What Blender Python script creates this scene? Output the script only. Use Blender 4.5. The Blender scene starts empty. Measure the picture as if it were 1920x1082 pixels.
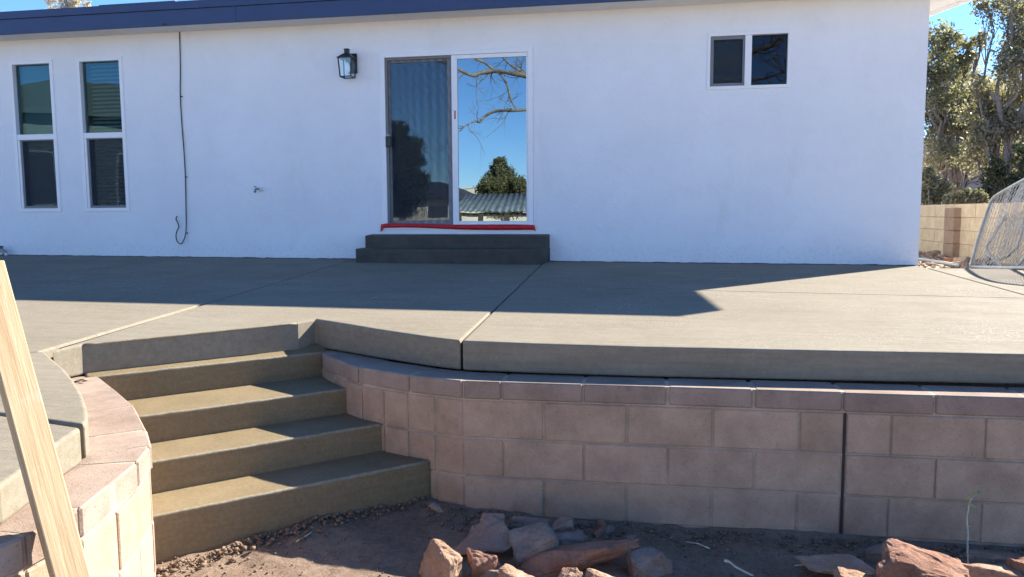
import bpy, bmesh, math, random
import numpy as np
from mathutils import Vector, Matrix, noise

random.seed(7)
rng = np.random.default_rng(7)
scene = bpy.context.scene
col = scene.collection

# ------------------------------------------------------------------ camera
FPX, PSI, HOR, ROLL = 1450.0, math.radians(10.4), 400.0, math.radians(0.3)
CP = Vector((0.0, -8.8, 0.55))
_p = math.atan((541 - HOR) / FPX)
CF = Vector((-math.sin(PSI) * math.cos(_p), math.cos(PSI) * math.cos(_p), -math.sin(_p)))
_r0 = Vector((math.cos(PSI), math.sin(PSI), 0.0)); _u0 = _r0.cross(CF)
CR = _r0 * math.cos(ROLL) - _u0 * math.sin(ROLL)
CU = _r0 * math.sin(ROLL) + _u0 * math.cos(ROLL)
cam = bpy.data.cameras.new("camera"); cam_o = bpy.data.objects.new("camera", cam); col.objects.link(cam_o)
cam.sensor_fit = 'HORIZONTAL'; cam.sensor_width = 36.0; cam.lens = FPX / 1920 * 36.0
cam.clip_start = 0.05; cam.clip_end = 3000
M3 = Matrix((CR, CU, -CF)).transposed()
cam_o.matrix_world = Matrix.Translation(CP) @ M3.to_4x4()
scene.camera = cam_o

# ------------------------------------------------------------------ world, sun, exposure
SUN_EL, SUN_AZ = math.radians(33.0), math.radians(43.9)      # azimuth from +Y towards +X
SUN = Vector((math.sin(SUN_AZ) * math.cos(SUN_EL), math.cos(SUN_AZ) * math.cos(SUN_EL), math.sin(SUN_EL)))
w = bpy.data.worlds.new("World"); scene.world = w; w.use_nodes = True
nt = w.node_tree; nt.nodes.clear()
sky = nt.nodes.new('ShaderNodeTexSky'); sky.sky_type = 'NISHITA'; sky.sun_disc = False
sky.sun_elevation = SUN_EL; sky.sun_rotation = SUN_AZ
sky.altitude = 1500; sky.air_density = 1.0; sky.dust_density = 0.0; sky.ozone_density = 9.5
bg = nt.nodes.new('ShaderNodeBackground'); bg.inputs['Strength'].default_value = 0.07
wo = nt.nodes.new('ShaderNodeOutputWorld')
nt.links.new(sky.outputs[0], bg.inputs[0]); nt.links.new(bg.outputs[0], wo.inputs[0])
sl = bpy.data.lights.new("sun", 'SUN'); sl.energy = 3.9; sl.angle = math.radians(0.53); sl.color = (1.0, 0.93, 0.82)
so = bpy.data.objects.new("sun", sl); col.objects.link(so)
so.rotation_euler = (-SUN).to_track_quat('-Z', 'Y').to_euler(); so.location = SUN * 30
scene.view_settings.view_transform = 'Standard'; scene.view_settings.look = 'None'
scene.view_settings.gamma = 1.0; scene.view_settings.exposure = 2.2
scene.render.engine = 'CYCLES'
scene.cycles.max_bounces = 10; scene.cycles.transparent_max_bounces = 24
scene.cycles.sample_clamp_indirect = 6.0

# ------------------------------------------------------------------ helpers
def ray(x, y): return CF + CR * ((x - 960) / FPX) + CU * ((541 - y) / FPX)
def onY(x, y, Y): d = ray(x, y); return CP + d * ((Y - CP.y) / d.y)
def onZ(x, y, Z): d = ray(x, y); return CP + d * ((Z - CP.z) / d.z)
def onP(x, y, p0, n): d = ray(x, y); return CP + d * ((p0 - CP).dot(n) / d.dot(n))
def atd(x, y, t): return CP + ray(x, y) * t
def refl(x, y, t):                       # a point seen mirrored in the door glass
    p = CP + ray(x, y) * t; return Vector((p.x, 0.06 - p.y, p.z))
def slab_z(x, y): return -0.008 - 0.0055 * x + 0.0245 * y

def tag(o, label=None, cat=None, group=None, kind=None):
    if label: o['label'] = label
    if cat: o['category'] = cat
    if group: o['group'] = group
    if kind: o['kind'] = kind
    return o
def setpar(o, parent):
    if parent is not None:
        o.parent = parent
        q = parent; loc = Vector((0, 0, 0))
        while q is not None: loc = loc + q.location; q = q.parent
        o.matrix_parent_inverse = Matrix.Translation(-parent.location) if parent.parent is None else Matrix.Translation(-parent.location)
def empty(name, loc=(0, 0, 0)):
    o = bpy.data.objects.new(name, None); o.location = loc; o.empty_display_size = 0.1; col.objects.link(o); return o
def link(name, me, parent=None, mat=None):
    o = bpy.data.objects.new(name, me); col.objects.link(o)
    if mat and not me.materials: me.materials.append(mat)
    setpar(o, parent); return o

class MB:
    def __init__(s): s.v = []; s.f = []; s.sm = []
    def add(s, vs, fs, smooth=False):
        b = len(s.v); s.v.extend([tuple(v) for v in vs])
        for f in fs: s.f.append([b + i for i in f]); s.sm.append(smooth)
        return s
    def box(s, x0, x1, y0, y1, z0, z1):
        return s.add([(x0,y0,z0),(x1,y0,z0),(x1,y1,z0),(x0,y1,z0),(x0,y0,z1),(x1,y0,z1),(x1,y1,z1),(x0,y1,z1)],
                     [(3,2,1,0),(4,5,6,7),(0,1,5,4),(1,2,6,5),(2,3,7,6),(3,0,4,7)])
    def ring(s, x0, x1, z0, z1, wl, wr, wb, wt, y0, y1):
        s.box(x0, x0+wl, y0, y1, z0, z1); s.box(x1-wr, x1, y0, y1, z0, z1)
        s.box(x0+wl, x1-wr, y0, y1, z0, z0+wb); s.box(x0+wl, x1-wr, y0, y1, z1-wt, z1); return s
    def prism(s, poly, zb, zt):                      # zt, zb: number or function(x, y)
        n = len(poly); g = lambda z, x, y: z(x, y) if callable(z) else z
        vs = [(x, y, g(zb, x, y)) for x, y in poly] + [(x, y, g(zt, x, y)) for x, y in poly]
        area = sum(poly[i][0]*poly[(i+1) % n][1] - poly[(i+1) % n][0]*poly[i][1] for i in range(n))
        idx = list(range(n)) if area > 0 else list(range(n))[::-1]
        fs = [[n+i for i in idx], idx[::-1]]
        for k in range(n):
            a, b = idx[k], idx[(k+1) % n]; fs.append([a, b, n+b, n+a])
        return s.add(vs, fs)
    def tube(s, pts, rad, sides=6, cap=True, smooth=True):
        pts = [Vector(p) for p in pts]; n = len(pts)
        if not hasattr(rad, '__len__'): rad = [rad]*n
        vs = []; prev = None
        for i in range(n):
            t = (pts[min(i+1, n-1)] - pts[max(i-1, 0)])
            t = t.normalized() if t.length > 1e-9 else Vector((0, 0, 1))
            if prev is None:
                a = Vector((0, 0, 1)) if abs(t.z) < 0.9 else Vector((1, 0, 0)); u = t.cross(a).normalized()
            else:
                u = prev - t * prev.dot(t); u = u.normalized() if u.length > 1e-6 else t.orthogonal().normalized()
            prev = u; v = t.cross(u)
            for k in range(sides):
                a = 2*math.pi*k/sides; vs.append(pts[i] + (u*math.cos(a) + v*math.sin(a))*rad[i])
        fs = []
        for i in range(n-1):
            for k in range(sides):
                k2 = (k+1) % sides; fs.append((i*sides+k, i*sides+k2, (i+1)*sides+k2, (i+1)*sides+k))
        if cap:
            fs.append(tuple(range(sides))[::-1]); fs.append(tuple((n-1)*sides+k for k in range(sides)))
        return s.add(vs, fs, smooth)
    def build(s, name, mat, parent=None, bevel=0, seg=2, smooth=None):
        me = bpy.data.meshes.new(name); me.from_pydata(s.v, [], s.f)
        me.polygons.foreach_set('use_smooth', s.sm if smooth is None else [smooth]*len(s.f))
        if bevel:
            bm = bmesh.new(); bm.from_mesh(me)
            es = [e for e in bm.edges if len(e.link_faces) == 2 and e.calc_face_angle(0) > 0.6]
            bmesh.ops.bevel(bm, geom=es, offset=bevel, segments=seg, profile=0.5, affect='EDGES', clamp_overlap=True)
            bm.to_mesh(me); bm.free()
        me.update(); me.materials.append(mat)
        o = bpy.data.objects.new(name, me); col.objects.link(o); setpar(o, parent); return o

def np_mesh(name, V, F, mat, parent=None, smooth=False):
    V = np.asarray(V, dtype=np.float32); F = np.asarray(F, dtype=np.int32); k = F.shape[1]
    me = bpy.data.meshes.new(name)
    me.vertices.add(len(V)); me.vertices.foreach_set('co', V.ravel())
    me.loops.add(F.size); me.loops.foreach_set('vertex_index', F.ravel())
    me.polygons.add(len(F)); me.polygons.foreach_set('loop_start', np.arange(0, F.size, k, dtype=np.int32))
    if smooth: me.polygons.foreach_set('use_smooth', np.ones(len(F), dtype=bool))
    me.update(calc_edges=True); me.validate(); me.materials.append(mat)
    o = bpy.data.objects.new(name, me); col.objects.link(o); setpar(o, parent); return o

def leaves(C, size, jitter, aspect=0.5, rs=rng):
    """C: Nx3 centres -> folded leaf quads (two triangles each)"""
    C = np.asarray(C, float); n = len(C)
    a = rs.normal(size=(n, 3)); a /= np.linalg.norm(a, axis=1)[:, None]
    b = rs.normal(size=(n, 3)); b -= a*np.sum(a*b, axis=1)[:, None]; b /= np.linalg.norm(b, axis=1)[:, None]
    s = (size*(1+jitter*rs.uniform(-1, 1, n)))[:, None]
    V = np.stack([C-a*s, C-b*s*aspect, C+a*s, C+b*s*aspect], axis=1).reshape(-1, 3)
    F = np.arange(n*4).reshape(-1, 4); return V, F

# ------------------------------------------------------------------ materials
class NT:
    def __init__(s, name):
        s.m = bpy.data.materials.new(name); s.m.use_nodes = True; s.t = s.m.node_tree; s.t.nodes.clear()
        s.out = s.n('ShaderNodeOutputMaterial'); s.pos = s.n('ShaderNodeNewGeometry').outputs['Position']
    def n(s, typ, **kw):
        nd = s.t.nodes.new(typ)
        for k, v in kw.items(): setattr(nd, k, v)
        return nd
    def l(s, a, b): s.t.links.new(a, b)
    def vec(s, scale, rot=(0, 0, 0), src=None):
        src = src or s.pos
        if any(rot):                                   # turn first, then stretch
            m0 = s.n('ShaderNodeMapping'); m0.inputs['Rotation'].default_value = rot; s.l(src, m0.inputs['Vector']); src = m0.outputs[0]
        mp = s.n('ShaderNodeMapping'); mp.inputs['Scale'].default_value = scale
        s.l(src, mp.inputs['Vector']); return mp.outputs[0]
    def noise(s, scale, detail=4, rough=0.55, vec=None, dist=0.0):
        nd = s.n('ShaderNodeTexNoise'); nd.inputs['Scale'].default_value = scale; nd.inputs['Detail'].default_value = detail
        nd.inputs['Roughness'].default_value = rough; nd.inputs['Distortion'].default_value = dist
        s.l(vec or s.pos, nd.inputs['Vector']); return nd.outputs['Fac']
    def ramp(s, fac, p0, c0, p1, c1):
        r = s.n('ShaderNodeValToRGB'); e = r.color_ramp.elements
        e[0].position = p0; e[0].color = (*c0, 1) if len(c0) == 3 else c0
        e[1].position = p1; e[1].color = (*c1, 1) if len(c1) == 3 else c1
        s.l(fac, r.inputs[0]); return r.outputs[0]
    def mix(s, fac, a, b, mode='MIX'):
        m = s.n('ShaderNodeMix', data_type='RGBA', blend_type=mode)
        for sock, val in ((0, fac), (6, a), (7, b)):
            if hasattr(val, 'is_linked'): s.l(val, m.inputs[sock])
            elif sock == 0: m.inputs[0].default_value = val
            else: m.inputs[sock].default_value = (*val, 1)
        return m.outputs[2]
    def math(s, op, a, b=0.0):
        m = s.n('ShaderNodeMath', operation=op)
        for i, val in enumerate((a, b)):
            if hasattr(val, 'is_linked'): s.l(val, m.inputs[i])
            else: m.inputs[i].default_value = val
        return m.outputs[0]
    def bump(s, h, strength, dist, prev=None):
        b = s.n('ShaderNodeBump'); b.inputs['Strength'].default_value = strength; b.inputs['Distance'].default_value = dist
        s.l(h, b.inputs['Height'])
        if prev is not None: s.l(prev, b.inputs['Normal'])
        return b.outputs[0]
    def bsdf(s, color, rough, normal=None, spec=0.5, metal=0.0, **kw):
        b = s.n('ShaderNodeBsdfPrincipled')
        for name, val in (('Base Color', color), ('Roughness', rough), ('Metallic', metal), ('Specular IOR Level', spec)):
            if hasattr(val, 'is_linked'): s.l(val, b.inputs[name])
            elif name == 'Base Color': b.inputs[name].default_value = (*val, 1)
            else: b.inputs[name].default_value = val
        if normal is not None: s.l(normal, b.inputs['Normal'])
        return b
    def done(s, shader): s.l(shader, s.out.inputs['Surface']); return s.m

def plain(name, c, rough=0.5, spec=0.5, metal=0.0, var=0.12, nscale=9.0, bump=0.0, bscale=60.0):
    t = NT(name); n = t.noise(nscale, 5)
    c1 = tuple(x*(1-var) for x in c); c2 = tuple(min(1, x*(1+var)) for x in c)
    cc = t.ramp(n, 0.3, c1, 0.7, c2)
    nm = t.bump(t.noise(bscale, 4), bump, 0.004) if bump else None
    return t.done(t.bsdf(cc, rough, nm, spec, metal).outputs[0])

def make_stucco():
    t = NT('stucco')
    a = t.noise(1.1, 5, 0.6); base = t.ramp(a, 0.3, (0.775, 0.78, 0.79), 0.7, (0.84, 0.845, 0.855))
    d = t.noise(55, 3, 0.6); base = t.mix(t.ramp(d, 0.70, (0, 0, 0), 0.78, (0.16, 0.16, 0.16)), base, (0.55, 0.5, 0.45))
    sep = t.n('ShaderNodeSeparateXYZ'); t.l(t.pos, sep.inputs[0])
    # dust and splashes thrown up on the lowest hand's breadth of the wall
    hgt = t.math('ADD', sep.outputs[2], t.math('MULTIPLY', t.noise(6, 5, 0.7), -0.35))
    low = t.ramp(hgt, -0.2, (0.16, 0.16, 0.16), 0.0, (0, 0, 0)); sp = t.ramp(t.noise(28, 4, 0.7), 0.5, (0, 0, 0), 0.62, (1, 1, 1))
    base = t.mix(t.math('MULTIPLY', low, sp), base, (0.42, 0.37, 0.31))
    bl = t.noise(3.4, 7, 0.72, dist=0.4); base = t.mix(t.ramp(bl, 0.52, (0, 0, 0), 0.72, (0.20,)*3), base, (0.66, 0.64, 0.61))
    sc = t.noise(2.2, 5, 0.7, t.vec((1.0, 1.0, 0.25))); base = t.mix(t.ramp(sc, 0.60, (0, 0, 0), 0.72, (0.22,)*3), base, (0.62, 0.60, 0.57))
    n = t.bump(t.noise(16, 4, 0.65), 0.5, 0.014); n = t.bump(t.noise(70, 5, 0.75), 0.8, 0.006, n)
    return t.done(t.bsdf(base, 0.92, n, 0.2).outputs[0])

def make_concrete(name, ca, cb, streak=(1.2, 26.0, 26.0), rough=0.52, sw=0.28, rotz=0.0, pit=0.25, spec=0.25, wet=False, bs=0.45, mm=0.35, ms=7.0):
    t = NT(name)
    big = t.noise(0.9, 5, 0.6); base = t.ramp(big, 0.34, ca, 0.66, cb)
    sv = t.vec(streak, (0, 0, rotz))
    st = t.noise(1.6, 6, 0.65, sv); base = t.mix(sw, base, t.ramp(st, 0.35, tuple(x*0.62 for x in ca), 0.68, tuple(min(1, x*1.45) for x in cb)))
    med = t.noise(ms, 6, 0.7); base = t.mix(mm, base, t.ramp(med, 0.38, tuple(x*0.74 for x in ca), 0.64, tuple(min(1, x*1.25) for x in cb)))
    sp = t.noise(190, 2, 0.5); base = t.mix(t.ramp(sp, 0.30, (pit,)*3, 0.4, (0, 0, 0)), base, tuple(x*0.45 for x in ca))
    n = t.bump(t.noise(2.4, 6, 0.75, t.vec((streak[0]*1.6, streak[1]*3.2, streak[2]*3.2), (0, 0, rotz))), bs, 0.006)
    n = t.bump(t.noise(150, 4, 0.7), 0.35, 0.004, n)
    rr = t.ramp(t.noise(3.0, 6, 0.7), 0.35, (rough-0.12,)*3, 0.68, (rough+0.14,)*3)
    if wet:                                     # damp specks left by the broom
        wm = t.math('MULTIPLY', t.ramp(t.noise(70, 3, 0.6), 0.58, (0, 0, 0), 0.66, (1, 1, 1)), t.ramp(t.noise(1.6, 4, 0.6), 0.42, (0, 0, 0), 0.6, (1, 1, 1)))
        rr = t.mix(wm, rr, (0.30, 0.30, 0.30)); spec = t.math('ADD', t.math('MULTIPLY', wm, 0.45), spec)
    return t.done(t.bsdf(base, rr, n, spec).outputs[0])

def make_block(name, ca, cb, dark):
    t = NT(name)
    oi = t.n('ShaderNodeObjectInfo').outputs['Random']
    base = t.ramp(oi, 0.0, ca, 1.0, cb)
    base = t.mix(0.45, base, t.ramp(t.noise(5, 6, 0.7), 0.32, tuple(x*0.66 for x in ca), 0.68, tuple(min(1, x*1.25) for x in cb)))
    g = t.noise(130, 3, 0.6); base = t.mix(t.ramp(g, 0.3, (0.5,)*3, 0.42, (0, 0, 0)), base, dark)
    g2 = t.noise(240, 2, 0.5); base = t.mix(t.ramp(g2, 0.62, (0, 0, 0), 0.72, (0.35,)*3), base, tuple(min(1, x*1.35) for x in cb))
    vo = t.n('ShaderNodeTexVoronoi'); vo.inputs['Scale'].default_value = 24; t.l(t.pos, vo.inputs['Vector'])
    pit = t.ramp(vo.outputs['Distance'], 0.05, (1, 1, 1), 0.11, (0, 0, 0)); base = t.mix(t.math('MULTIPLY', pit, 0.45), base, dark)
    st = t.noise(2.6, 6, 0.75); base = t.mix(t.ramp(st, 0.56, (0, 0, 0), 0.72, (0.55,)*3), base, tuple(x*0.55 for x in ca))
    ef = t.noise(11, 6, 0.8); base = t.mix(t.ramp(ef, 0.66, (0, 0, 0), 0.76, (0.45,)*3), base, tuple(min(1, x*1.35+0.03) for x in cb))
    n = t.bump(t.noise(110, 5, 0.75), 0.6, 0.005); n = t.bump(t.noise(9, 5, 0.7), 0.35, 0.01, n)
    n = t.bump(pit, -0.5, 0.004, n)
    return t.done(t.bsdf(base, 0.93, n, 0.15).outputs[0])

def make_rock(name, ca, cb, cc):
    t = NT(name)
    a = t.noise(7, 7, 0.7, dist=0.6); base = t.ramp(a, 0.35, ca, 0.65, cb)
    b = t.noise(3.2, 6, 0.75); base = t.mix(t.ramp(b, 0.52, (0, 0, 0), 0.62, (1, 1, 1)), base, cc)
    g = t.noise(90, 3, 0.6); base = t.mix(t.ramp(g, 0.3, (0.5,)*3, 0.45, (0, 0, 0)), base, tuple(x*0.5 for x in ca))
    n = t.bump(t.noise(22, 8, 0.75), 0.7, 0.02); n = t.bump(t.noise(130, 4, 0.7), 0.5, 0.004, n)
    return t.done(t.bsdf(base, 0.9, n, 0.2).outputs[0])

def make_soil():
    t = NT('soil')
    a = t.noise(2.3, 7, 0.7); base = t.ramp(a, 0.34, (0.26, 0.180, 0.122), 0.66, (0.42, 0.305, 0.22))
    b = t.noise(34, 6, 0.75); base = t.mix(0.5, base, t.ramp(b, 0.35, (0.13, 0.092, 0.066), 0.7, (0.42, 0.315, 0.235)))
    n = t.bump(t.noise(14, 8, 0.75), 0.9, 0.04); n = t.bump(t.noise(85, 6, 0.8), 0.9, 0.012, n)
    return t.done(t.bsdf(base, 0.97, n, 0.1).outputs[0])

def make_wood():
    t = NT('lumber')
    axw = (atd(-24, 490, 2.13) - atd(137, 1082, 2.06)).normalized(); ew = tuple(axw.rotation_difference(Vector((0, 0, 1))).to_euler())
    sv = t.vec((46, 46, 1.6), ew); a = t.noise(1.5, 6, 0.65, sv, 0.5)
    base = t.ramp(a, 0.34, (0.33, 0.225, 0.12), 0.62, (0.45, 0.34, 0.205))
    b = t.noise(5, 6, 0.7); base = t.mix(t.ramp(b, 0.58, (0, 0, 0), 0.70, (0.4,)*3), base, (0.47, 0.42, 0.34))
    c = t.noise(26, 5, 0.7); base = t.mix(t.ramp(c, 0.64, (0, 0, 0), 0.72, (0.6,)*3), base, (0.22, 0.17, 0.11))
    vo = t.n('ShaderNodeTexVoronoi'); vo.inputs['Scale'].default_value = 3.4; t.l(t.vec((1.6, 1.6, 1)), vo.inputs['Vector'])
    base = t.mix(t.ramp(vo.outputs['Distance'], 0.06, (0.8,)*3, 0.11, (0, 0, 0)), base, (0.26, 0.13, 0.06))
    n = t.bump(t.noise(2.6, 6, 0.7, t.vec((60, 60, 3.0), ew)), 0.4, 0.004)
    return t.done(t.bsdf(base, 0.75, n, 0.3).outputs[0])

def make_glass(name, refl_amt, tint, gcol=(1, 1, 1)):
    t = NT(name)
    tr = t.n('ShaderNodeBsdfTransparent'); tr.inputs[0].default_value = (*tint, 1)
    gl = t.n('ShaderNodeBsdfGlossy'); gl.inputs['Roughness'].default_value = 0.0; gl.inputs['Color'].default_value = (*gcol, 1)
    nz = t.bump(t.noise(1.3, 2, 0.4), 0.03, 0.05); t.l(nz, gl.inputs['Normal'])
    mx = t.n('ShaderNodeMixShader'); mx.inputs[0].default_value = refl_amt
    t.l(tr.outputs[0], mx.inputs[1]); t.l(gl.outputs[0], mx.inputs[2]); return t.done(mx.outputs[0])

def make_screen(name, opac, moire=True):
    t = NT(name)
    tr = t.n('ShaderNodeBsdfTransparent'); df = t.bsdf((0.018, 0.026, 0.040), 0.7)
    mx = t.n('ShaderNodeMixShader'); t.l(tr.outputs[0], mx.inputs[1]); t.l(df.outputs[0], mx.inputs[2])
    if moire:
        # moire of the weave against its reflection, painted into the opacity as bands
        w1 = t.n('ShaderNodeTexWave'); w1.bands_direction = 'X'; w1.inputs['Scale'].default_value = 3.4
        w1.inputs['Distortion'].default_value = 2.5; w1.inputs['Detail'].default_value = 2; w1.inputs['Detail Scale'].default_value = 0.8
        t.l(t.vec((1, 1, 0.22)), w1.inputs['Vector'])
        w2 = t.n('ShaderNodeTexWave'); w2.bands_direction = 'X'; w2.inputs['Scale'].default_value = 4.6
        w2.inputs['Distortion'].default_value = 3.5; w2.inputs['Detail'].default_value = 1; w2.inputs['Detail Scale'].default_value = 0.6
        t.l(t.vec((0.8, 1, 0.9), (0, 0.6, 0)), w2.inputs['Vector'])
        s = t.math('ADD', t.math('MULTIPLY', w1.outputs['Fac'], 0.08), t.math('MULTIPLY', w2.outputs['Fac'], 0.04))
        t.l(t.math('SUBTRACT', opac + 0.10, s), mx.inputs[0])
    else: mx.inputs[0].default_value = opac
    return t.done(mx.outputs[0])

def make_leaf(name, ca, cb, trans=0.35, rough=0.45, spec=0.5):
    t = NT(name)
    n = t.noise(3.0, 4, 0.7); wn = t.n('ShaderNodeTexWhiteNoise'); wn.noise_dimensions = '3D'
    q = t.n('ShaderNodeVectorMath', operation='SNAP'); q.inputs[1].default_value = (0.05, 0.05, 0.05); t.l(t.pos, q.inputs[0]); t.l(q.outputs[0], wn.inputs['Vector'])
    f = t.math('ADD', t.math('MULTIPLY', n, 0.5), t.math('MULTIPLY', wn.outputs['Value'], 0.5))
    c = t.ramp(f, 0.25, ca, 0.75, cb); b = t.bsdf(c, rough, None, spec)
    tl = t.n('ShaderNodeBsdfTranslucent'); t.l(t.mix(1.0, c, (1.5, 1.5, 0.8), 'MULTIPLY'), tl.inputs['Color'])
    mx = t.n('ShaderNodeMixShader'); mx.inputs[0].default_value = trans
    t.l(b.outputs[0], mx.inputs[1]); t.l(tl.outputs[0], mx.inputs[2]); return t.done(mx.outputs[0])

def make_corrugated():
    t = NT('corrugated_metal')
    c = t.ramp(t.noise(2.5, 6, 0.7), 0.35, (0.10, 0.13, 0.15), 0.65, (0.19, 0.23, 0.26))
    return t.done(t.bsdf(c, 0.45, None, 0.5, 0.3).outputs[0])

STUCCO = make_stucco()
SLAB = make_concrete('slab_concrete', (0.194, 0.168, 0.123), (0.242, 0.213, 0.162), rough=0.80, spec=0.06, wet=True, sw=0.24, bs=0.22, mm=0.18, ms=22.0)
STEPC = make_concrete('step_concrete', (0.158, 0.116, 0.060), (0.212, 0.164, 0.094), streak=(3.0, 3.0, 30.0), rough=0.62, sw=0.2, rotz=math.radians(-45), mm=0.28, ms=60.0, pit=0.5)
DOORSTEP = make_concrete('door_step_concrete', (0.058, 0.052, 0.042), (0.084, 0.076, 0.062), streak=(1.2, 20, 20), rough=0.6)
EDGEC = plain('pale_edge', (0.215, 0.188, 0.132), 0.75, 0.3, var=0.2, nscale=40, bump=0.4)  # slightly paler bead along the step nosings and stair-head slab edge
BLOCK = make_block('block_pink', (0.335, 0.237, 0.164), (0.440, 0.323, 0.232), (0.13, 0.09, 0.075))
CAPM = make_block('block_cap', (0.235, 0.172, 0.130), (0.325, 0.250, 0.198), (0.12, 0.09, 0.08))
MORTAR = make_block('mortar', (0.25, 0.195, 0.145), (0.47, 0.385, 0.295), (0.20, 0.16, 0.13))
GAPM = plain('joint_shadow_gap', (0.05, 0.042, 0.038), 0.95, 0.1)
FOOT = plain('footing_concrete', (0.19, 0.145, 0.115), 0.95, 0.1, var=0.3, bump=0.5)
TANB = make_block('block_tan', (0.52, 0.42, 0.28), (0.62, 0.51, 0.35), (0.30, 0.24, 0.16))
TANP = make_block('block_brown', (0.30, 0.215, 0.155), (0.34, 0.245, 0.18), (0.18, 0.13, 0.1))
TANM = plain('tan_mortar', (0.40, 0.32, 0.22), 0.95, 0.1)
SOIL = make_soil()
GRAVEL = plain('side_yard_soil', (0.34, 0.27, 0.21), 0.96, 0.1, var=0.45, nscale=22, bump=0.8, bscale=40)
WOOD = make_wood()
VINYL = plain('white_vinyl', (0.80, 0.80, 0.80), 0.38, 0.5, var=0.02)
BLUEP = plain('blue_fascia_paint', (0.032, 0.058, 0.135), 0.55, 0.4, var=0.08, nscale=3, bump=0.15, bscale=30)
WHITEP = plain('white_trim_paint', (0.74, 0.73, 0.71), 0.7, 0.3, var=0.04)
GREYP = plain('grey_trim_paint', (0.42, 0.40, 0.38), 0.7, 0.3, var=0.06)
SHINGLE = plain('roof_shingle', (0.10, 0.09, 0.09), 0.9, 0.2, var=0.4, nscale=30, bump=0.6)
GREYF = plain('grey_screen_frame', (0.16, 0.165, 0.175), 0.5, 0.5, var=0.05)
BLACK = plain('black_metal', (0.012, 0.012, 0.014), 0.4, 0.5, var=0.1)
CABLEM = plain('cable_jacket', (0.03, 0.03, 0.033), 0.6, 0.4, var=0.1)
GALV = plain('galvanised_steel', (0.27, 0.285, 0.285), 0.42, 0.5, 0.55, var=0.18, nscale=14)
WIRE = plain('galvanised_wire', (0.32, 0.33, 0.325), 0.45, 0.5, 0.4, var=0.1)
BRASS = plain('weathered_valve', (0.32, 0.31, 0.30), 0.45, 0.5, 0.6, var=0.2)
REDT = plain('red_tape', (0.50, 0.012, 0.018), 0.5, 0.4, var=0.25, nscale=26, bump=0.8, bscale=40)
ROOM = plain('room_wall', (0.30, 0.31, 0.31), 0.9, 0.2)
SLATM = plain('blind_slat', (0.60, 0.63, 0.62), 0.6, 0.4, var=0.04)
LAMPG = make_glass('lantern_glass', 0.10, (0.92, 0.95, 0.97))
BULB = plain('bulb_glass', (0.75, 0.77, 0.80), 0.15, 0.6, var=0.02)
DOORG = make_glass('door_glass', 0.28, (0.10, 0.13, 0.15), (0.80, 0.95, 1.0))
WING = make_glass('window_glass', 0.06, (0.52, 0.64, 0.66), (0.75, 1.0, 1.0))
BATHG = make_glass('small_window_glass', 0.028, (0.40, 0.45, 0.55), (0.9, 0.95, 1.0))
SCREEN = make_screen('door_screen', 0.27)
WSCREEN = make_screen('window_screen', 0.38, False)
ROCKA = make_rock('sandstone_red', (0.22, 0.105, 0.065), (0.34, 0.185, 0.12), (0.32, 0.235, 0.185))
ROCKB = make_rock('sandstone_grey', (0.185, 0.140, 0.112), (0.30, 0.235, 0.19), (0.26, 0.165, 0.12))
ROCKC = make_rock('sandstone_pale', (0.30, 0.175, 0.105), (0.42, 0.28, 0.19), (0.42, 0.34, 0.28))
BARK = plain('bark_grey', (0.20, 0.17, 0.15), 0.95, 0.1, var=0.35, nscale=18, bump=0.7)
BARKP = plain('bark_pale', (0.20, 0.175, 0.14), 0.9, 0.1, var=0.4, nscale=9, bump=0.5)
LEAFA = make_leaf('leaf_olive', (0.125, 0.122, 0.095), (0.28, 0.265, 0.21), 0.45, 0.35, 0.6)
LEAFB = make_leaf('leaf_dry', (0.28, 0.235, 0.18), (0.45, 0.39, 0.31), 0.45)
LEAFC = make_leaf('leaf_dark', (0.026, 0.040, 0.020), (0.070, 0.088, 0.040), 0.25)
LEAFD = make_leaf('leaf_hedge', (0.115, 0.120, 0.08), (0.27, 0.262, 0.19), 0.42)
LEAFJ = make_leaf('leaf_juniper', (0.085, 0.095, 0.045), (0.17, 0.17, 0.085), 0.15, 0.7, 0.2)
LEAFP = make_leaf('leaf_pine', (0.022, 0.036, 0.020), (0.055, 0.075, 0.038), 0.15, 0.7, 0.2)
BLOSS = make_leaf('seed_clusters', (0.45, 0.40, 0.33), (0.62, 0.57, 0.50), 0.3)
CREAM = plain('cream_wall', (0.62, 0.57, 0.47), 0.9, 0.1, var=0.06)
LAVW = plain('neighbour_stucco', (0.34, 0.28, 0.28), 0.9, 0.1, var=0.06)
DARKR = plain('dark_roof', (0.045, 0.05, 0.065), 0.85, 0.2, var=0.3, nscale=8)
POST = plain('dark_post', (0.07, 0.06, 0.05), 0.85, 0.2, var=0.3)
METALR = make_corrugated()
PANELM = plain('dark_panel', (0.06, 0.065, 0.075), 0.5, 0.4, var=0.1)
STALK = plain('dry_stalk', (0.50, 0.47, 0.36), 0.8, 0.2, var=0.2, nscale=40)
STALKL = make_leaf('weed_leaf', (0.20, 0.23, 0.08), (0.36, 0.38, 0.18), 0.3)

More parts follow.
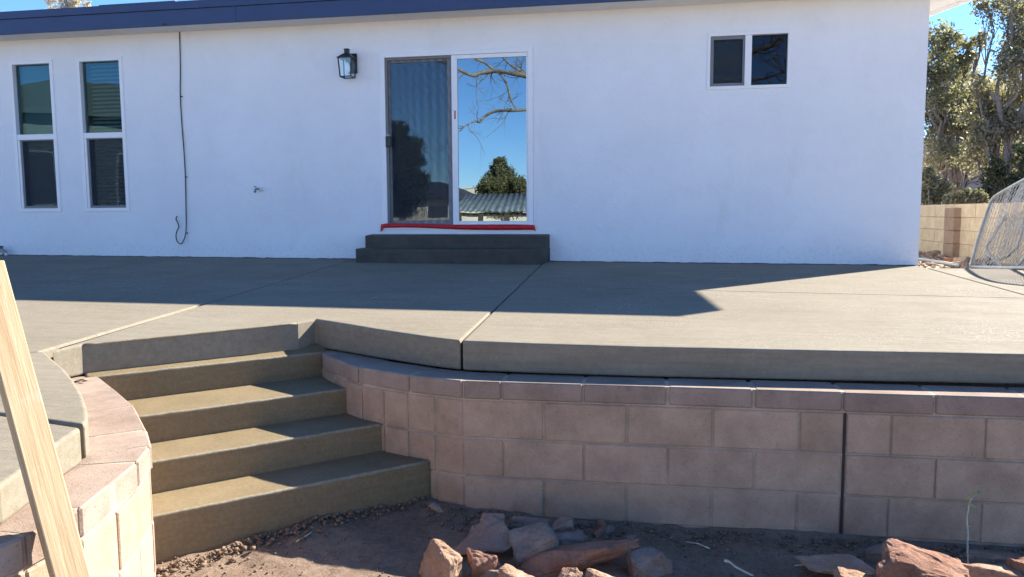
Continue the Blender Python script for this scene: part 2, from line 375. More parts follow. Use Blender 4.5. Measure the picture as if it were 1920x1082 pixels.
# ------------------------------------------------------------------ ground
def gz(x, y):
    z = -0.998
    d = math.hypot(x + 1.55, (y + 5.55)); z += 0.055 * math.exp(-(d/0.75)**2)
    z += 0.022 * math.exp(-((x + 0.85)/0.35)**2 - ((y + 5.2)/0.25)**2)
    n_ = (x-y)*0.70711
    if -5.8 < (x+y)*0.70711 < -4.3 and n_ > 2.6: z += 0.030*math.exp(-max(0.0, n_-2.74)/0.08)
    if x > -1.2: z += 0.020*math.exp(-abs(-5.066+0.0195*(x+0.94)-y)/0.07)
    z += 0.018 * noise.noise(Vector((x*2.1, y*2.1, 0.3))) + 0.016 * noise.noise(Vector((x*6.5, y*6.5, 2.3))) + 0.009 * noise.noise(Vector((x*15, y*15, 5.1)))
    return z
def grid_mesh(name, x0, x1, y0, y1, st, fz, mat, parent=None):
    nx = int((x1-x0)/st)+1; ny = int((y1-y0)/st)+1
    xs = np.linspace(x0, x1, nx); ys = np.linspace(y0, y1, ny)
    V = [(x, y, fz(x, y)) for y in ys for x in xs]
    F = [(j*nx+i, j*nx+i+1, (j+1)*nx+i+1, (j+1)*nx+i) for j in range(ny-1) for i in range(nx-1)]
    return np_mesh(name, V, F, mat, parent, True)
def yard_z(x, y):
    m = min(1, max(0, min((x+3.4), (3.9-x), (y+8.9))/0.6)); return gz(x, y)*m + (-1.07)*(1-m)
tag(grid_mesh('yard_soil', -3.4, 3.9, -8.9, -4.7, 0.03, yard_z, SOIL), kind='structure')
g = MB(); g.add([(-500,-500,-1.05),(500,-500,-1.05),(500,600,-1.05),(-500,600,-1.05)], [(0,1,2,3)])
tag(g.build('ground', GRAVEL), kind='structure')
def side_z(x, y): return -0.165 + 0.03*noise.noise(Vector((x*1.7, y*1.7, 1))) + 0.015*noise.noise(Vector((x*7, y*7, 4)))
tag(grid_mesh('side_yard', 2.3, 4.75, -1.2, 14.0, 0.06, side_z, GRAVEL), kind='structure')
g = MB(); g.add([(4.70,-1.2,-0.30),(120,-1.2,-0.30),(120,160,-0.30),(4.70,160,-0.30)], [(0,1,2,3)])
g.add([(-120,12,-0.31),(4.7,12,-0.31),(4.7,160,-0.31),(-120,160,-0.31)], [(0,1,2,3)])
tag(g.build('neighbouring_ground', GRAVEL), kind='structure')

# ------------------------------------------------------------------ patio slab, panel by panel
CAPZ = -0.285
front = [(-2.077,-4.298), (-1.814,-4.439), (-1.60,-4.565), (-1.397,-4.672), (-1.19,-4.775), (-1.000,-4.850), (-0.612,-4.868), (-0.062,-4.864), (0.87,-4.813), (1.75,-4.758), (4.5,-4.60)]
leftedge = [(-2.936,-5.262), (-2.985,-5.462), (-2.80,-5.625), (-2.615,-5.778), (-2.40,-5.975), (-2.191,-6.180), (-2.03,-6.355), (-1.936,-6.467), (-1.890,-6.553), (-1.835,-6.742), (-1.765,-6.93), (-1.723,-7.061), (-1.73,-7.25), (-1.82,-7.48), (-2.05,-7.72), (-2.5,-7.92), (-3.2,-8.0)]
def wavy(pts, step=0.09, amp=0.0028):          # hand-finished edge: never quite straight
    out = []
    for (xa, ya), (xb, yb_) in zip(pts[:-1], pts[1:]):
        m_ = max(1, int(math.hypot(xb-xa, yb_-ya)/step))
        for k in range(m_):
            u = k/m_; x, y = xa+(xb-xa)*u, ya+(yb_-ya)*u
            out.append((x, y + (amp*noise.noise(Vector((x*4.5, y*4.5, 7.7))) if (k or pts[0] != (xa, ya)) else 0.0)))
    out.append(pts[-1]); return out
# joints
def J1(y): return -5.81 + (y+0.15)/(-2.563)*(-0.067)
def J2(y): return -3.52 + (y+0.23)/(-5.25)*0.525
def J3(y): return -1.227 + (y)/(-4.83)*0.225
def H1(x): return -2.66 + (x+5.9)*0.055 if x < -1.2 else -2.40 - (x+1.2)*0.05
G = 0.0060
patio = MB()
base_poly = [(-13.9,0.05),(2.7,0.05),(2.7,-0.34),(4.4,-0.36)] + [(4.4,-4.5)] + [(x-0.01*0, y+0.06) for x, y in front[::-1][1:]] + [(-2.20,-4.36),(-3.02,-5.20)] + [(x-0.07, y+0.02) for x, y in leftedge[1:]] + [(-13.9,-8.0)]
patio.prism(base_poly, -0.26, lambda x, y: slab_z(x, y)-0.014)
patio_o = patio.build('patio', GAPM); tag(patio_o, kind='structure')
JL = 0.0
def panel(poly, bev=0.013):
    zb = lambda x, y: min(CAPZ+0.002, slab_z(x, y)-0.1)
    return MB().prism(poly, zb, slab_z).build('slab_panel', SLAB, patio_o, bevel=bev, seg=3)
yb = 0.02
h1l, h1a, h1b, h1c = H1(-5.9), H1(-3.75), H1(-1.2), H1(2.75)
panel([(-13.9,yb),(J1(0)-G,yb),(J1(-2.6)-G,h1l+G),(-13.9,h1l+G)])
panel([(J1(0)+G,yb),(J2(0)-G,yb),(J2(-2.6)-G,H1(J2(-2.6))+G),(J1(-2.6)+G,h1l+G)])
panel([(J2(0)+G,yb),(J3(0)-G,yb),(J3(-2.4)-G,H1(J3(-2.4))+G),(J2(-2.6)+G,H1(J2(-2.6))+G)])
panel([(J3(0)+G,yb),(2.75-G,yb),(2.75-G,h1c+G*0.35),(J3(-2.4)+G,h1b+G*0.35)], 0.007)
panel([(2.75+G,-0.26),(4.5,-0.29),(4.5,h1c+G-0.05),(2.75+G,h1c+G)])
panel([(-13.9,h1l-G),(J1(-2.6)-G,h1l-G),(J1(-8)-G,-8.0),(-13.9,-8.0)])
panel([(J1(-2.6)+G,h1l-G),(J2(-2.6)-G,H1(J2(-2.6))-G),(J2(-5.3)-G-0.004,-5.462),(J2(-5.3)-G-0.6,-6.05),(-3.6,-6.5),(J1(-6.2)+G,-6.6)])
# panel over the stair head, between the two lower joints
P = [(J2(-2.6)+G,H1(J2(-2.6))-G),(J3(-2.4)-G,h1b-G),(J3(-4.85)-G,-4.847)] + front[4::-1][0:] + [(-2.128,-4.440),(-2.936,-5.262),(J2(-5.45)+G+0.02,-5.440)]
panel(P)
panel([(J3(-2.4)+G,h1b-G*0.35),(2.75-G,h1c-G*0.35),(2.75-G,-4.70)] + wavy(front[9:5:-1] + [(J3(-4.85)+G,-4.851)]))
panel([(2.75+G,h1c-G),(4.5,h1c-G-0.05),(4.5,-4.60),(2.75+G,-4.70)])
# left terrace along the curved wall
jl = (-2.60,-6.40)
panel([(-2.995,-5.462)] + leftedge[2:8] + [(-1.900,-6.530),(-2.6,-6.40),(-3.59,-6.49),(J2(-5.3)-0.595,-6.045)])
panel([(-1.888,-6.560)] + leftedge[9:] + [(-4.5,-8.0),(J1(-6.6)+G,-8.0),(J1(-6.6)+G,-6.61),(-3.60,-6.51),(-2.6,-6.412)])

# smear of concrete where the slab was poured against the stucco
P_ = []; R_ = []
x = -13.0
while x < 2.75:
    P_.append(Vector((x, -0.002, slab_z(x, 0) + 0.004*noise.noise(Vector((x*9, 3, 1))))))
    R_.append(0.008 + 0.006*noise.noise(Vector((x*5, 0, 0))) + 0.007*max(0, noise.noise(Vector((x*17, 5, 0)))))
    x += 0.035
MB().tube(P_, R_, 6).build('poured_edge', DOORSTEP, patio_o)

# ------------------------------------------------------------------ retaining walls, block by block
_bcache = {}
def block_mesh(L, D, H, bev, mat):
    k = (round(L, 3), round(D, 3), round(H, 3), mat.name)
    if k not in _bcache:
        o = MB().box(-L/2, L/2, 0, D, -H/2, H/2).build('tmp', mat, None, bevel=bev, seg=1)
        _bcache[k] = o.data; bpy.data.objects.remove(o)
    return _bcache[k]
def place_block(name, parent, a, b, z0, z1, D, mat, gap=0.010, out=0.0, bev=0.004, jit=1.0):
    a = Vector(a); b = Vector(b); d = (b-a); L = d.length - gap; ang = math.atan2(d.y, d.x)
    if L < 0.02: return None
    me = block_mesh(round(L, 2), D, z1-z0-gap, bev, mat)
    o = bpy.data.objects.new(name, me); col.objects.link(o)
    nrm = Vector((d.y, -d.x)).normalized()
    j = random.uniform(-0.004, 0.003)*jit
    c = (a+b)/2 + nrm*(out+j)
    o.location = (c.x, c.y, (z0+z1)/2 + random.uniform(-0.001, 0.001)*jit)
    o.rotation_euler = (random.uniform(-0.004, 0.004)*jit, 0, ang + random.uniform(-0.003, 0.003)*jit)
    o.parent = parent; o.matrix_parent_inverse = Matrix.Translation(-parent.location)
    return o
class Path:
    def __init__(s, pts):
        s.p = [Vector(q) for q in pts]; s.s = [0.0]
        for i in range(1, len(s.p)): s.s.append(s.s[-1] + (s.p[i]-s.p[i-1]).length)
    def at(s, t):
        if t <= 0: return s.p[0] + (s.p[0]-s.p[1]).normalized()*(-t)
        for i in range(1, len(s.p)):
            if t <= s.s[i] + 1e-9: return s.p[i-1].lerp(s.p[i], (t-s.s[i-1])/(s.s[i]-s.s[i-1]))
        return s.p[-1] + (s.p[-1]-s.p[-2]).normalized()*(t-s.s[-1])
    def near(s, q):
        best = (9e9, 0)
        for i in range(400):
            t = s.s[-1]*i/399; d = (s.at(t)-Vector(q)).length
            if d < best[0]: best = (d, t)
        return best[1]
def offs(pts, d):                     # shift a polyline to its left side (into the bank)
    out = []
    for i in range(len(pts)):
        a = Vector(pts[max(i-1, 0)]); b = Vector(pts[min(i+1, len(pts)-1)]); t = (b-a).normalized()
        out.append((pts[i][0] - t.y*d, pts[i][1] + t.x*d))
    return out

rwall = empty('retaining_wall', (0, -5.05, -1.0))
tag(rwall, 'long pinkish block retaining wall with cap course, right of the stairs', 'wall')
def yw(x): return -5.066 + 0.0195*(x+0.94)
curveR = [(-2.12,-4.20), (-2.045,-4.352), (-1.93,-4.50), (-1.74,-4.70), (-1.55,-4.852), (-1.25,-4.975), (-0.94,-5.066)]
faceR = curveR + [(4.5, yw(4.5))]
inR = offs(faceR, 0.009); inR2 = offs(faceR, 0.17)
MB().prism(inR + inR2[::-1], -1.05, CAPZ-0.007).build('mortar', MORTAR, rwall)
fo = offs(faceR[4:], -0.025); MB().prism(fo + offs(faceR[4:], 0.1)[::-1], -1.12, -0.992).build('footing', FOOT, rwall, bevel=0.006)
pr = Path(curveR); SE = pr.s[-1]
# cap course
capx = [-0.94, -0.741, -0.335, 0.074, 0.479, 0.882, 1.278, 1.672, 2.08, 2.48, 2.89, 3.29, 3.70, 4.10, 4.5]
for i in range(len(capx)-1):
    place_block('cap_block', rwall, (capx[i], yw(capx[i])), (capx[i+1], yw(capx[i+1])), -0.387, CAPZ, 0.225, CAPM, gap=0.011, out=0.004, bev=0.007)
capt = [0.0, pr.near((-1.945,-4.485)), pr.near((-1.60,-4.815)), pr.near((-1.25,-4.975)), SE]
for i in range(len(capt)-1):
    place_block('cap_block', rwall, pr.at(capt[i]), pr.at(capt[i+1]), -0.387, CAPZ, 0.225, CAPM, gap=0.011, out=0.006, bev=0.007)
# a cap block is straight: fill the wedge joints on the curve with mortar
zs = [-0.985, -0.787, -0.587, -0.387]
for ci in range(3):
    z0, z1 = zs[ci], zs[ci+1]
    if ci == 1: xs = [-0.94, -0.735, -0.33, 0.08, 0.487, 0.893, 1.298, 1.703, 2.11, 2.515, 2.92, 3.325, 3.73, 4.135, 4.5]
    else: xs = [-0.94, -0.53, -0.118, 0.290, 0.692, 0.893, 1.098, 1.503, 1.908, 2.313, 2.718, 3.12, 3.525, 3.93, 4.5]
    for a, b in zip(xs[:-1], xs[1:]):
        aa, bb = a, b
        if abs(a-0.893) < 0.002: aa += 0.006
        if abs(b-0.893) < 0.002: bb -= 0.006
        place_block('block', rwall, (aa, yw(aa)), (bb, yw(bb)), z0, z1, 0.19, BLOCK, gap=0.009, bev=0.005)
    n = 9
    for k in range(n):
        place_block('block', rwall, pr.at(SE - SE*(k+1)/n), pr.at(SE - SE*k/n), z0, z1, 0.19, BLOCK, gap=0.009, bev=0.005)
MB().box(0.887, 0.899, -5.0255, -4.99, -1.0, -0.39).build('control_joint', GAPM, rwall)

lwall = empty('curved_wall', (-2.0, -6.2, -1.0))
tag(lwall, 'curved sunlit block wall with cap stones, left of the stairs', 'wall')
curveL = [(-3.20,-4.99), (-3.07,-5.10), (-2.82,-5.30), (-2.58,-5.51), (-2.26,-5.80), (-1.965,-6.13), (-1.805,-6.325), (-1.733,-6.495), (-1.665,-6.69), (-1.622,-6.90), (-1.618,-7.06), (-1.66,-7.26), (-1.77,-7.50), (-2.0,-7.80), (-2.5,-8.05), (-3.2,-8.12)]
curveL = curveL[::-1]                       # walk it so that the bank lies on the left hand
inL = offs(curveL, 0.009); inL2 = offs(curveL, 0.17)
MB().prism(inL + inL2[::-1], -1.05, CAPZ-0.007).build('mortar', MORTAR, lwall)
pl = Path(curveL)
caps = [(-3.2,-8.12), (-2.8,-8.08), (-2.4,-8.0), (-2.06,-7.85), (-1.83,-7.59), (-1.69,-7.33), (-1.62,-7.10), (-1.622,-6.905), (-1.733,-6.495), (-1.805,-6.325), (-1.965,-6.13), (-2.26,-5.80), (-2.58,-5.51), (-2.86,-5.27), (-3.2,-4.99)]
ct = [pl.near(c) for c in caps]
for a, b in zip(ct[:-1], ct[1:]):
    wide = pl.at((a+b)/2)
    place_block('cap_block', lwall, pl.at(a), pl.at(b), -0.387, CAPZ, 0.235, CAPM, gap=0.010, out=0.006, bev=0.007)
for ci in range(3):
    n = 24
    ts = [pl.near((-1.733,-6.495)) + 0.205*k for k in range(-13, 13)]
    ts = [t for t in ts if 0 <= t <= pl.s[-1]]
    for a, b in zip(ts[:-1], ts[1:]):
        place_block('block', lwall, pl.at(a), pl.at(b), zs[ci], zs[ci+1], 0.19, BLOCK, gap=0.008)

# ------------------------------------------------------------------ stairs
stairs = empty('concrete_stairs', (-1.7, -5.3, -1.0))
tag(stairs, 'fresh olive brown concrete stairs between the two block walls', 'stairs')
def nt2xy(n, t): return ((n+t)*0.70711, (t-n)*0.70711)
rr = Path(offs(curveR, 0.05)); 
treads = [(1.700, 1.716, -0.288), (2.100, 2.126, -0.437), (2.424, 2.444, -0.580), (2.712, 2.742, -0.730)]
backs = [1.30, 1.62, 2.02, 2.36]
for (nl, nr, z), nb in zip(treads, backs):
    tl = -5.80
    # the right end runs into the curved wall: follow its face a little way inside
    R = [q for q in (rr.at(rr.s[-1]*k/40) for k in range(41)) if nb-0.02 < (q.x-q.y)*0.70711 < nr-(0.08 if z < -0.7 else 0.015)]
    rp = [(q.x, q.y) for q in R]
    L = lambda n: nt2xy(n, tl)
    # front edge: straight nosing with a softly rounded right corner
    rend = None
    for k in range(400):
        q = rr.at(rr.s[-1]*k/399)
        if (q.x-q.y)*0.70711 >= nr: rend = q; break
    rend = rend or rr.at(rr.s[-1])
    tr_ = (rend.x+rend.y)*0.70711
    fr = [nt2xy(nr - (0.05 if z < -0.7 else 0.0), tr_), nt2xy(nr + 0.0, tr_-0.06)] if z < -0.7 else [nt2xy(nr, tr_)]
    mid = [nt2xy(nr + (nl-nr)*k/6, tr_-0.06 + (tl-tr_+0.06)*k/6) for k in range(1, 1)]
    poly = [L(nb)] + rp + fr + mid + [L(nl)]
    zt_ = (lambda x, y: -0.290 + (1.708-(x-y)*0.70711)*0.26) if z > -0.3 else z
    st = MB().prism(poly, -1.15, zt_).build('step', STEPC, stairs, bevel=0.014, seg=3)
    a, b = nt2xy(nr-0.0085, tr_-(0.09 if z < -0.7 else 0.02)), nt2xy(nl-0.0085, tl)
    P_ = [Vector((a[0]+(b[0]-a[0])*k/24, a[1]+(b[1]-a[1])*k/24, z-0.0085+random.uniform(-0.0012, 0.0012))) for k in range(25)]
    MB().tube(P_, [0.0098+random.uniform(-0.0015, 0.0012) for _ in P_], 10).build('nosing', EDGEC, st)

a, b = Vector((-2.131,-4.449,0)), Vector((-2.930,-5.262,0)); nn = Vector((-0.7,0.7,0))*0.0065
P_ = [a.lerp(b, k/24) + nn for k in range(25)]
MB().tube([Vector((p.x, p.y, slab_z(p.x, p.y)-0.0066)) for p in P_], [0.0078+random.uniform(-0.0012, 0.001) for _ in P_], 10).build('nosing', EDGEC, patio_o)

# ------------------------------------------------------------------ door steps
ds = empty('door_steps', (-2.3, -0.2, 0)); tag(ds, 'two dark poured concrete steps below the sliding door', 'steps')
xr = onY(1024, 440, -0.2).x; xl = onY(684, 440, -0.2).x
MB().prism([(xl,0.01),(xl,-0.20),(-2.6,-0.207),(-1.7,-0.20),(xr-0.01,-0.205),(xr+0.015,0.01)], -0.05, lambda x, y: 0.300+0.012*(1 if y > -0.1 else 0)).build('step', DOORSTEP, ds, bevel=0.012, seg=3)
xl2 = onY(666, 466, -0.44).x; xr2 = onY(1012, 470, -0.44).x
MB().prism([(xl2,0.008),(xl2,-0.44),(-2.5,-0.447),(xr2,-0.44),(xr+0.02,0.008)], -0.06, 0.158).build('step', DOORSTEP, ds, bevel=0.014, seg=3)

# ------------------------------------------------------------------ house
house = empty('house', (-4, 0, 0)); tag(house, 'low white stucco house with dark blue fascia behind the patio', 'house')
HX0, HX1, HZ = -14.0, 2.75, 2.86
DOOR = (-3.17, -1.36, 0.372, 2.405); W1 = (-8.135, -7.505, 0.60, 2.515); W2 = (-7.165, -6.52, 0.60, 2.515); SW = (0.545, 1.402, 1.868, 2.472)
holes = [DOOR, W1, W2, SW]
xs = sorted({HX0, HX1} | {h[0] for h in holes} | {h[1] for h in holes}); zz = sorted({-0.35, HZ} | {h[2] for h in holes} | {h[3] for h in holes})
fw = MB(); TH = 0.15
inh = lambda x, z: any(h[0] < x < h[1] and h[2] < z < h[3] for h in holes)
for i in range(len(xs)-1):
    for j in range(len(zz)-1):
        if inh((xs[i]+xs[i+1])/2, (zz[j]+zz[j+1])/2): continue
        fw.add([(xs[i],0,zz[j]),(xs[i+1],0,zz[j]),(xs[i+1],0,zz[j+1]),(xs[i],0,zz[j+1])], [(0,1,2,3)])
        fw.add([(xs[i],TH,zz[j]),(xs[i+1],TH,zz[j]),(xs[i+1],TH,zz[j+1]),(xs[i],TH,zz[j+1])], [(3,2,1,0)])
for x0, x1, z0, z1 in holes:
    fw.add([(x0,0,z0),(x1,0,z0),(x1,TH,z0),(x0,TH,z0),(x0,0,z1),(x1,0,z1),(x1,TH,z1),(x0,TH,z1)], [(0,3,2,1),(4,5,6,7),(0,4,7,3),(1,2,6,5)])
fw.add([(HX1,0,-0.35),(HX1,TH,-0.35),(HX1,TH,HZ),(HX1,0,HZ)], [(0,1,2,3)])
fw.build('front_wall', STUCCO, house)
DEPTH = 9.0
# gable side wall, back wall
sw = MB(); sw.add([(HX1-0.002,TH,-0.35),(HX1-0.002,DEPTH,-0.35),(HX1-0.002,DEPTH,HZ),(HX1-0.002,DEPTH/2,HZ+0.11*DEPTH/2),(HX1-0.002,TH,HZ)], [(0,1,2,3,4)])
sw.add([(HX0,DEPTH,-0.35),(HX1,DEPTH,-0.35),(HX1,DEPTH,HZ),(HX0,DEPTH,HZ)], [(3,2,1,0)])
sw.add([(HX0,0,-0.35),(HX0,DEPTH,-0.35),(HX0,DEPTH,HZ),(HX0,DEPTH/2,HZ+0.11*DEPTH/2),(HX0,0,HZ)], [(4,3,2,1,0)])
sw.build('side_wall', STUCCO, house)
# dark rooms behind the openings
for x0, x1, zt in ((-9.2, -5.6, 2.7), (-4.6, -0.3, 2.7), (-0.2, 2.4, 2.7)):
    MB().add([(x0,TH+.01,0.1),(x1,TH+.01,0.1),(x1,4,0.1),(x0,4,0.1),(x0,TH+.01,zt),(x1,TH+.01,zt),(x1,4,zt),(x0,4,zt)],
             [(0,1,2,3),(7,6,5,4),(1,5,6,2),(2,6,7,3),(3,7,4,0)]).build('room', ROOM, house)
# roof: low slope, eave overhang 0.45, gable overhang 0.62
OH, XR, SL = 0.38, 3.50, 0.115
EZ = 2.755
rz = lambda y: EZ + 0.03 + SL*(y+OH)
roof = MB()
RX0 = -14.6
top = 0.215
roof.prism([(RX0,-OH+0.03),(XR-0.03,-OH+0.03),(XR-0.03,DEPTH/2),(RX0,DEPTH/2)], lambda x, y: rz(y)+0.03, lambda x, y: rz(y)+top)
roof.prism([(RX0,DEPTH/2),(XR-0.03,DEPTH/2),(XR-0.03,DEPTH+OH),(RX0,DEPTH+OH)], lambda x, y: rz(DEPTH-y)+0.03, lambda x, y: rz(DEPTH-y)+top)
ro = roof.build('roof', SHINGLE, house)
MB().prism([(RX0,-OH-0.012),(XR-0.0,-OH-0.012),(XR-0.0,0.0),(RX0,0.0)], lambda x, y: rz(y)+top+0.004, lambda x, y: rz(y)+top+0.022).build('shingle_edge', SHINGLE, ro)
MB().prism([(RX0,-OH+0.032),(XR-0.03,-OH+0.032),(XR-0.03,DEPTH/2),(RX0,DEPTH/2)], lambda x, y: rz(y)-0.002, lambda x, y: rz(y)+0.028).build('soffit', WHITEP, house)
MB().box(RX0, XR-0.034, -OH+0.031, 0.04, 2.772, 2.786).build('eave_soffit', WHITEP, house)
fx = [RX0, -9.6, -4.75, 0.1, XR-0.032]
for a, b in zip(fx[:-1], fx[1:]):
    MB().box(a+0.001, b-0.001, -OH, -OH+0.03, EZ, EZ+0.175).build('fascia_board', BLUEP, house, bevel=0.003)
MB().box(RX0, XR-0.032, -OH-0.016, -OH+0.02, EZ+0.177, EZ+0.262).build('drip_edge', BLUEP, house, bevel=0.004)
MB().prism([(XR-0.03,-OH),(XR,-OH),(XR,DEPTH/2),(XR-0.03,DEPTH/2)], lambda x, y: rz(y)-0.03, lambda x, y: rz(y)+0.215).build('rake_board', GREYP, house)
MB().prism([(XR-0.075,-OH+0.034),(XR-0.032,-OH+0.034),(XR-0.032,DEPTH/2),(XR-0.075,DEPTH/2)], lambda x, y: rz(y)-0.045, lambda x, y: rz(y)-0.004).build('rake_trim', WHITEP, house)

# windows ------------------------------------------------------------
def single_hung(rect, blinds):
    x0, x1, z0, z1 = rect; zm = 1.555
    wn = empty('window', (x0, 0, z0)); setpar(wn, house)
    def P(mb, n, m, **k): return mb.build(n, m, wn, **k)
    P(MB().ring(x0, x1, z0, z1, 0.046, 0.046, 0.046, 0.046, -0.012, 0.07), 'frame', VINYL, bevel=0.003)
    P(MB().box(x0+0.047, x1-0.047, -0.008, 0.05, zm-0.035, zm+0.035), 'meeting_rail', VINYL, bevel=0.004)
    P(MB().box(x0+0.047, x0+0.078, -0.003, 0.05, z0+0.047, zm-0.036), 'jamb_strip', VINYL, bevel=0.003)
    P(MB().box(x0+0.046, x1-0.046, 0.046, 0.052, zm+0.03, z1-0.046), 'pane', WING)
    P(MB().box(x0+0.046, x1-0.046, 0.060, 0.066, z0+0.046, zm-0.03), 'pane', WING)
    P(MB().ring(x0+0.079, x1-0.048, z0+0.048, zm-0.037, 0.028, 0.016, 0.028, 0.012, 0.006, 0.02), 'screen_frame', GREYF, bevel=0.002)
    P(MB().box(x0+0.107, x1-0.064, 0.012, 0.0135, z0+0.076, zm-0.05), 'screen', WSCREEN)
    if blinds:
        z = z0+0.08; k = 0
        while z < z1-0.06:
            a = math.radians(38 if z > zm else 30); dy, dz = 0.024*math.cos(a), 0.024*math.sin(a)
            sag = random.uniform(-0.003, 0.003)
            MB().add([(x0+0.085,0.14-dy,z-dz),(x1-0.05,0.14-dy,z-dz+sag),(x1-0.05,0.14+dy,z+dz+sag),(x0+0.085,0.14+dy,z+dz),
                      (x0+0.085,0.14-dy,z-dz+.002),(x1-0.05,0.14-dy,z-dz+sag+.002),(x1-0.05,0.14+dy,z+dz+sag+.002),(x0+0.085,0.14+dy,z+dz+.002)],
                     [(3,2,1,0),(4,5,6,7),(0,1,5,4),(1,2,6,5),(2,3,7,6),(3,0,4,7)]).build('slat', SLATM, wn)
            z += 0.050
    else:
        MB().box(x0+0.06, x1-0.06, 0.13, 0.138, z0+0.05, z1-0.05).build('shade', plain('roller_shade', (0.30, 0.42, 0.42), 0.9, 0.1, var=0.08, nscale=3), wn)
single_hung(W1, False); single_hung(W2, True)

x0, x1, z0, z1 = SW
wn = empty('window', (x0, 0, z0)); setpar(wn, house)
MB().ring(x0, x1, z0, z1, 0.030, 0.030, 0.036, 0.040, -0.014, 0.07).build('frame', VINYL, wn, bevel=0.003)
xm = x0 + 0.425
MB().box(xm-0.035, xm+0.035, -0.010, 0.05, z0+0.037, z1-0.041).build('mullion', VINYL, wn, bevel=0.004)
MB().ring(x0+0.031, xm-0.036, z0+0.037, z1-0.041, 0.034, 0.022, 0.030, 0.036, 0.0, 0.018).build('screen_frame', GREYF, wn, bevel=0.002)
MB().box(x0+0.065, xm-0.058, 0.008, 0.0095, z0+0.067, z1-0.077).build('screen', WSCREEN, wn)
MB().box(x0+0.03, xm-0.03, 0.060, 0.066, z0+0.036, z1-0.04).build('pane', WING, wn)
MB().box(xm+0.03, x1-0.03, 0.040, 0.046, z0+0.036, z1-0.04).build('pane', BATHG, wn)

# sliding door --------------------------------------------------------
x0, x1, z0, z1 = DOOR
dr = empty('sliding_door', (x0, 0, z0)); setpar(dr, house)
MB().ring(x0, x1, z0, z1, 0.062, 0.062, 0.050, 0.050, -0.018, 0.10).build('frame', VINYL, dr, bevel=0.004)
MB().ring(x0-0.018, x1+0.018, z0+0.02, z1+0.018, 0.016, 0.016, 0.01, 0.016, -0.007, 0.0).build('nail_fin', VINYL, dr)
xm = x0 + 0.895
MB().ring(xm-0.035, x1-0.063, z0+0.051, z1-0.051, 0.070, 0.016, 0.040, 0.045, -0.006, 0.04).build('fixed_sash', VINYL, dr, bevel=0.004)
MB().box(xm+0.030, x1-0.075, 0.012, 0.018, z0+0.085, z1-0.09).build('pane', DOORG, dr)
MB().ring(x0+0.063, xm-0.036, z0+0.051, z1-0.051, 0.045, 0.06, 0.05, 0.05, 0.045, 0.085).build('sliding_sash', VINYL, dr, bevel=0.004)
MB().box(x0+0.100, xm-0.09, 0.060, 0.066, z0+0.095, z1-0.095).build('pane', DOORG, dr)
MB().ring(x0+0.064, xm-0.037, z0+0.052, z1-0.052, 0.026, 0.010, 0.018, 0.026, 0.004, 0.024).build('screen_frame', plain('bronze_frame', (0.17, 0.17, 0.175), 0.5, 0.4), dr, bevel=0.002)
MB().box(x0+0.089, xm-0.046, 0.012, 0.0135, z0+0.069, z1-0.077).build('screen', SCREEN, dr)
hz = 1.40
h = MB().box(x0+0.060, x0+0.128, -0.030, 0.006, hz-0.07, hz+0.055).build('handle', BLACK, dr, bevel=0.010, seg=3)
MB().box(x0+0.07, x0+0.115, -0.024, 0.004, hz+0.056, hz+0.080).build('latch', GALV, h, bevel=0.004)
rp = onY(857, 215, 0)
MB().box(xm-0.004, xm+0.012, -0.0075, -0.0062, rp.z-0.05, rp.z+0.045).build('red_sticker', REDT, dr)

# red tape on the sill --------------------------------------------------
tp = MB()
N = 40; xa, xb = x0-0.012, x1+0.01
vs = []; fs = []
for i in range(N+1):
    u = i/N; x = xa + (xb-xa)*u
    zt = 0.437 - 0.022*u + 0.004*math.sin(u*9) - (0.012 if i in (0,) else 0); zb = zt - 0.052 + 0.014*math.sin(u*5+1)*u
    y = -0.0205 - 0.0015*math.sin(u*31)
    vs += [(x, y, zt), (x, y-0.001, (zt+zb)/2), (x, y+0.0005, zb)]
for i in range(N):
    for k in range(2): fs.append((i*3+k, i*3+k+1, i*3+k+4, i*3+k+3))
tp.add(vs, fs, True)
tp.add([(xa-0.004,-0.021,0.43),(xa+0.03,-0.0215,0.43),(xa+0.018,-0.022,0.36),(xa-0.016,-0.021,0.335)], [(3,2,1,0)])
tp.add([(xb-0.025,-0.021,0.412),(xb+0.006,-0.0215,0.412),(xb+0.020,-0.022,0.345),(xb+0.004,-0.021,0.35)], [(3,2,1,0)])
tpo = tp.build('masking_tape', REDT); tag(tpo, 'strip of red tape along the sill of the sliding door', 'tape')
sd = tpo.modifiers.new('thick', 'SOLIDIFY'); sd.thickness = 0.0015; sd.offset = 1

# ------------------------------------------------------------------ wall lantern
lc = onY(651, 120, -0.13); lx, lz = lc.x, lc.z
lan = empty('wall_lantern', (lx, 0, lz)); tag(lan, 'black metal lantern with clear panes on white wall left of door', 'lamp')
MB().box(lx+0.02-0.055, lx+0.02+0.055, -0.022, 0.0, lz-0.09, lz+0.14).build('backplate', BLACK, lan, bevel=0.006)
MB().tube([(lx+0.02,-0.02,lz+0.10),(lx+0.015,-0.07,lz+0.12),(lx,-0.13,lz+0.125)], 0.012, 8).build('arm', BLACK, lan)
cy = -0.13
def taper(mb, z0, w0, z1, w1):
    return mb.add([(lx-w0,cy-w0,z0),(lx+w0,cy-w0,z0),(lx+w0,cy+w0,z0),(lx-w0,cy+w0,z0),(lx-w1,cy-w1,z1),(lx+w1,cy-w1,z1),(lx+w1,cy+w1,z1),(lx-w1,cy+w1,z1)],
                  [(3,2,1,0),(4,5,6,7),(0,1,5,4),(1,2,6,5),(2,3,7,6),(3,0,4,7)])
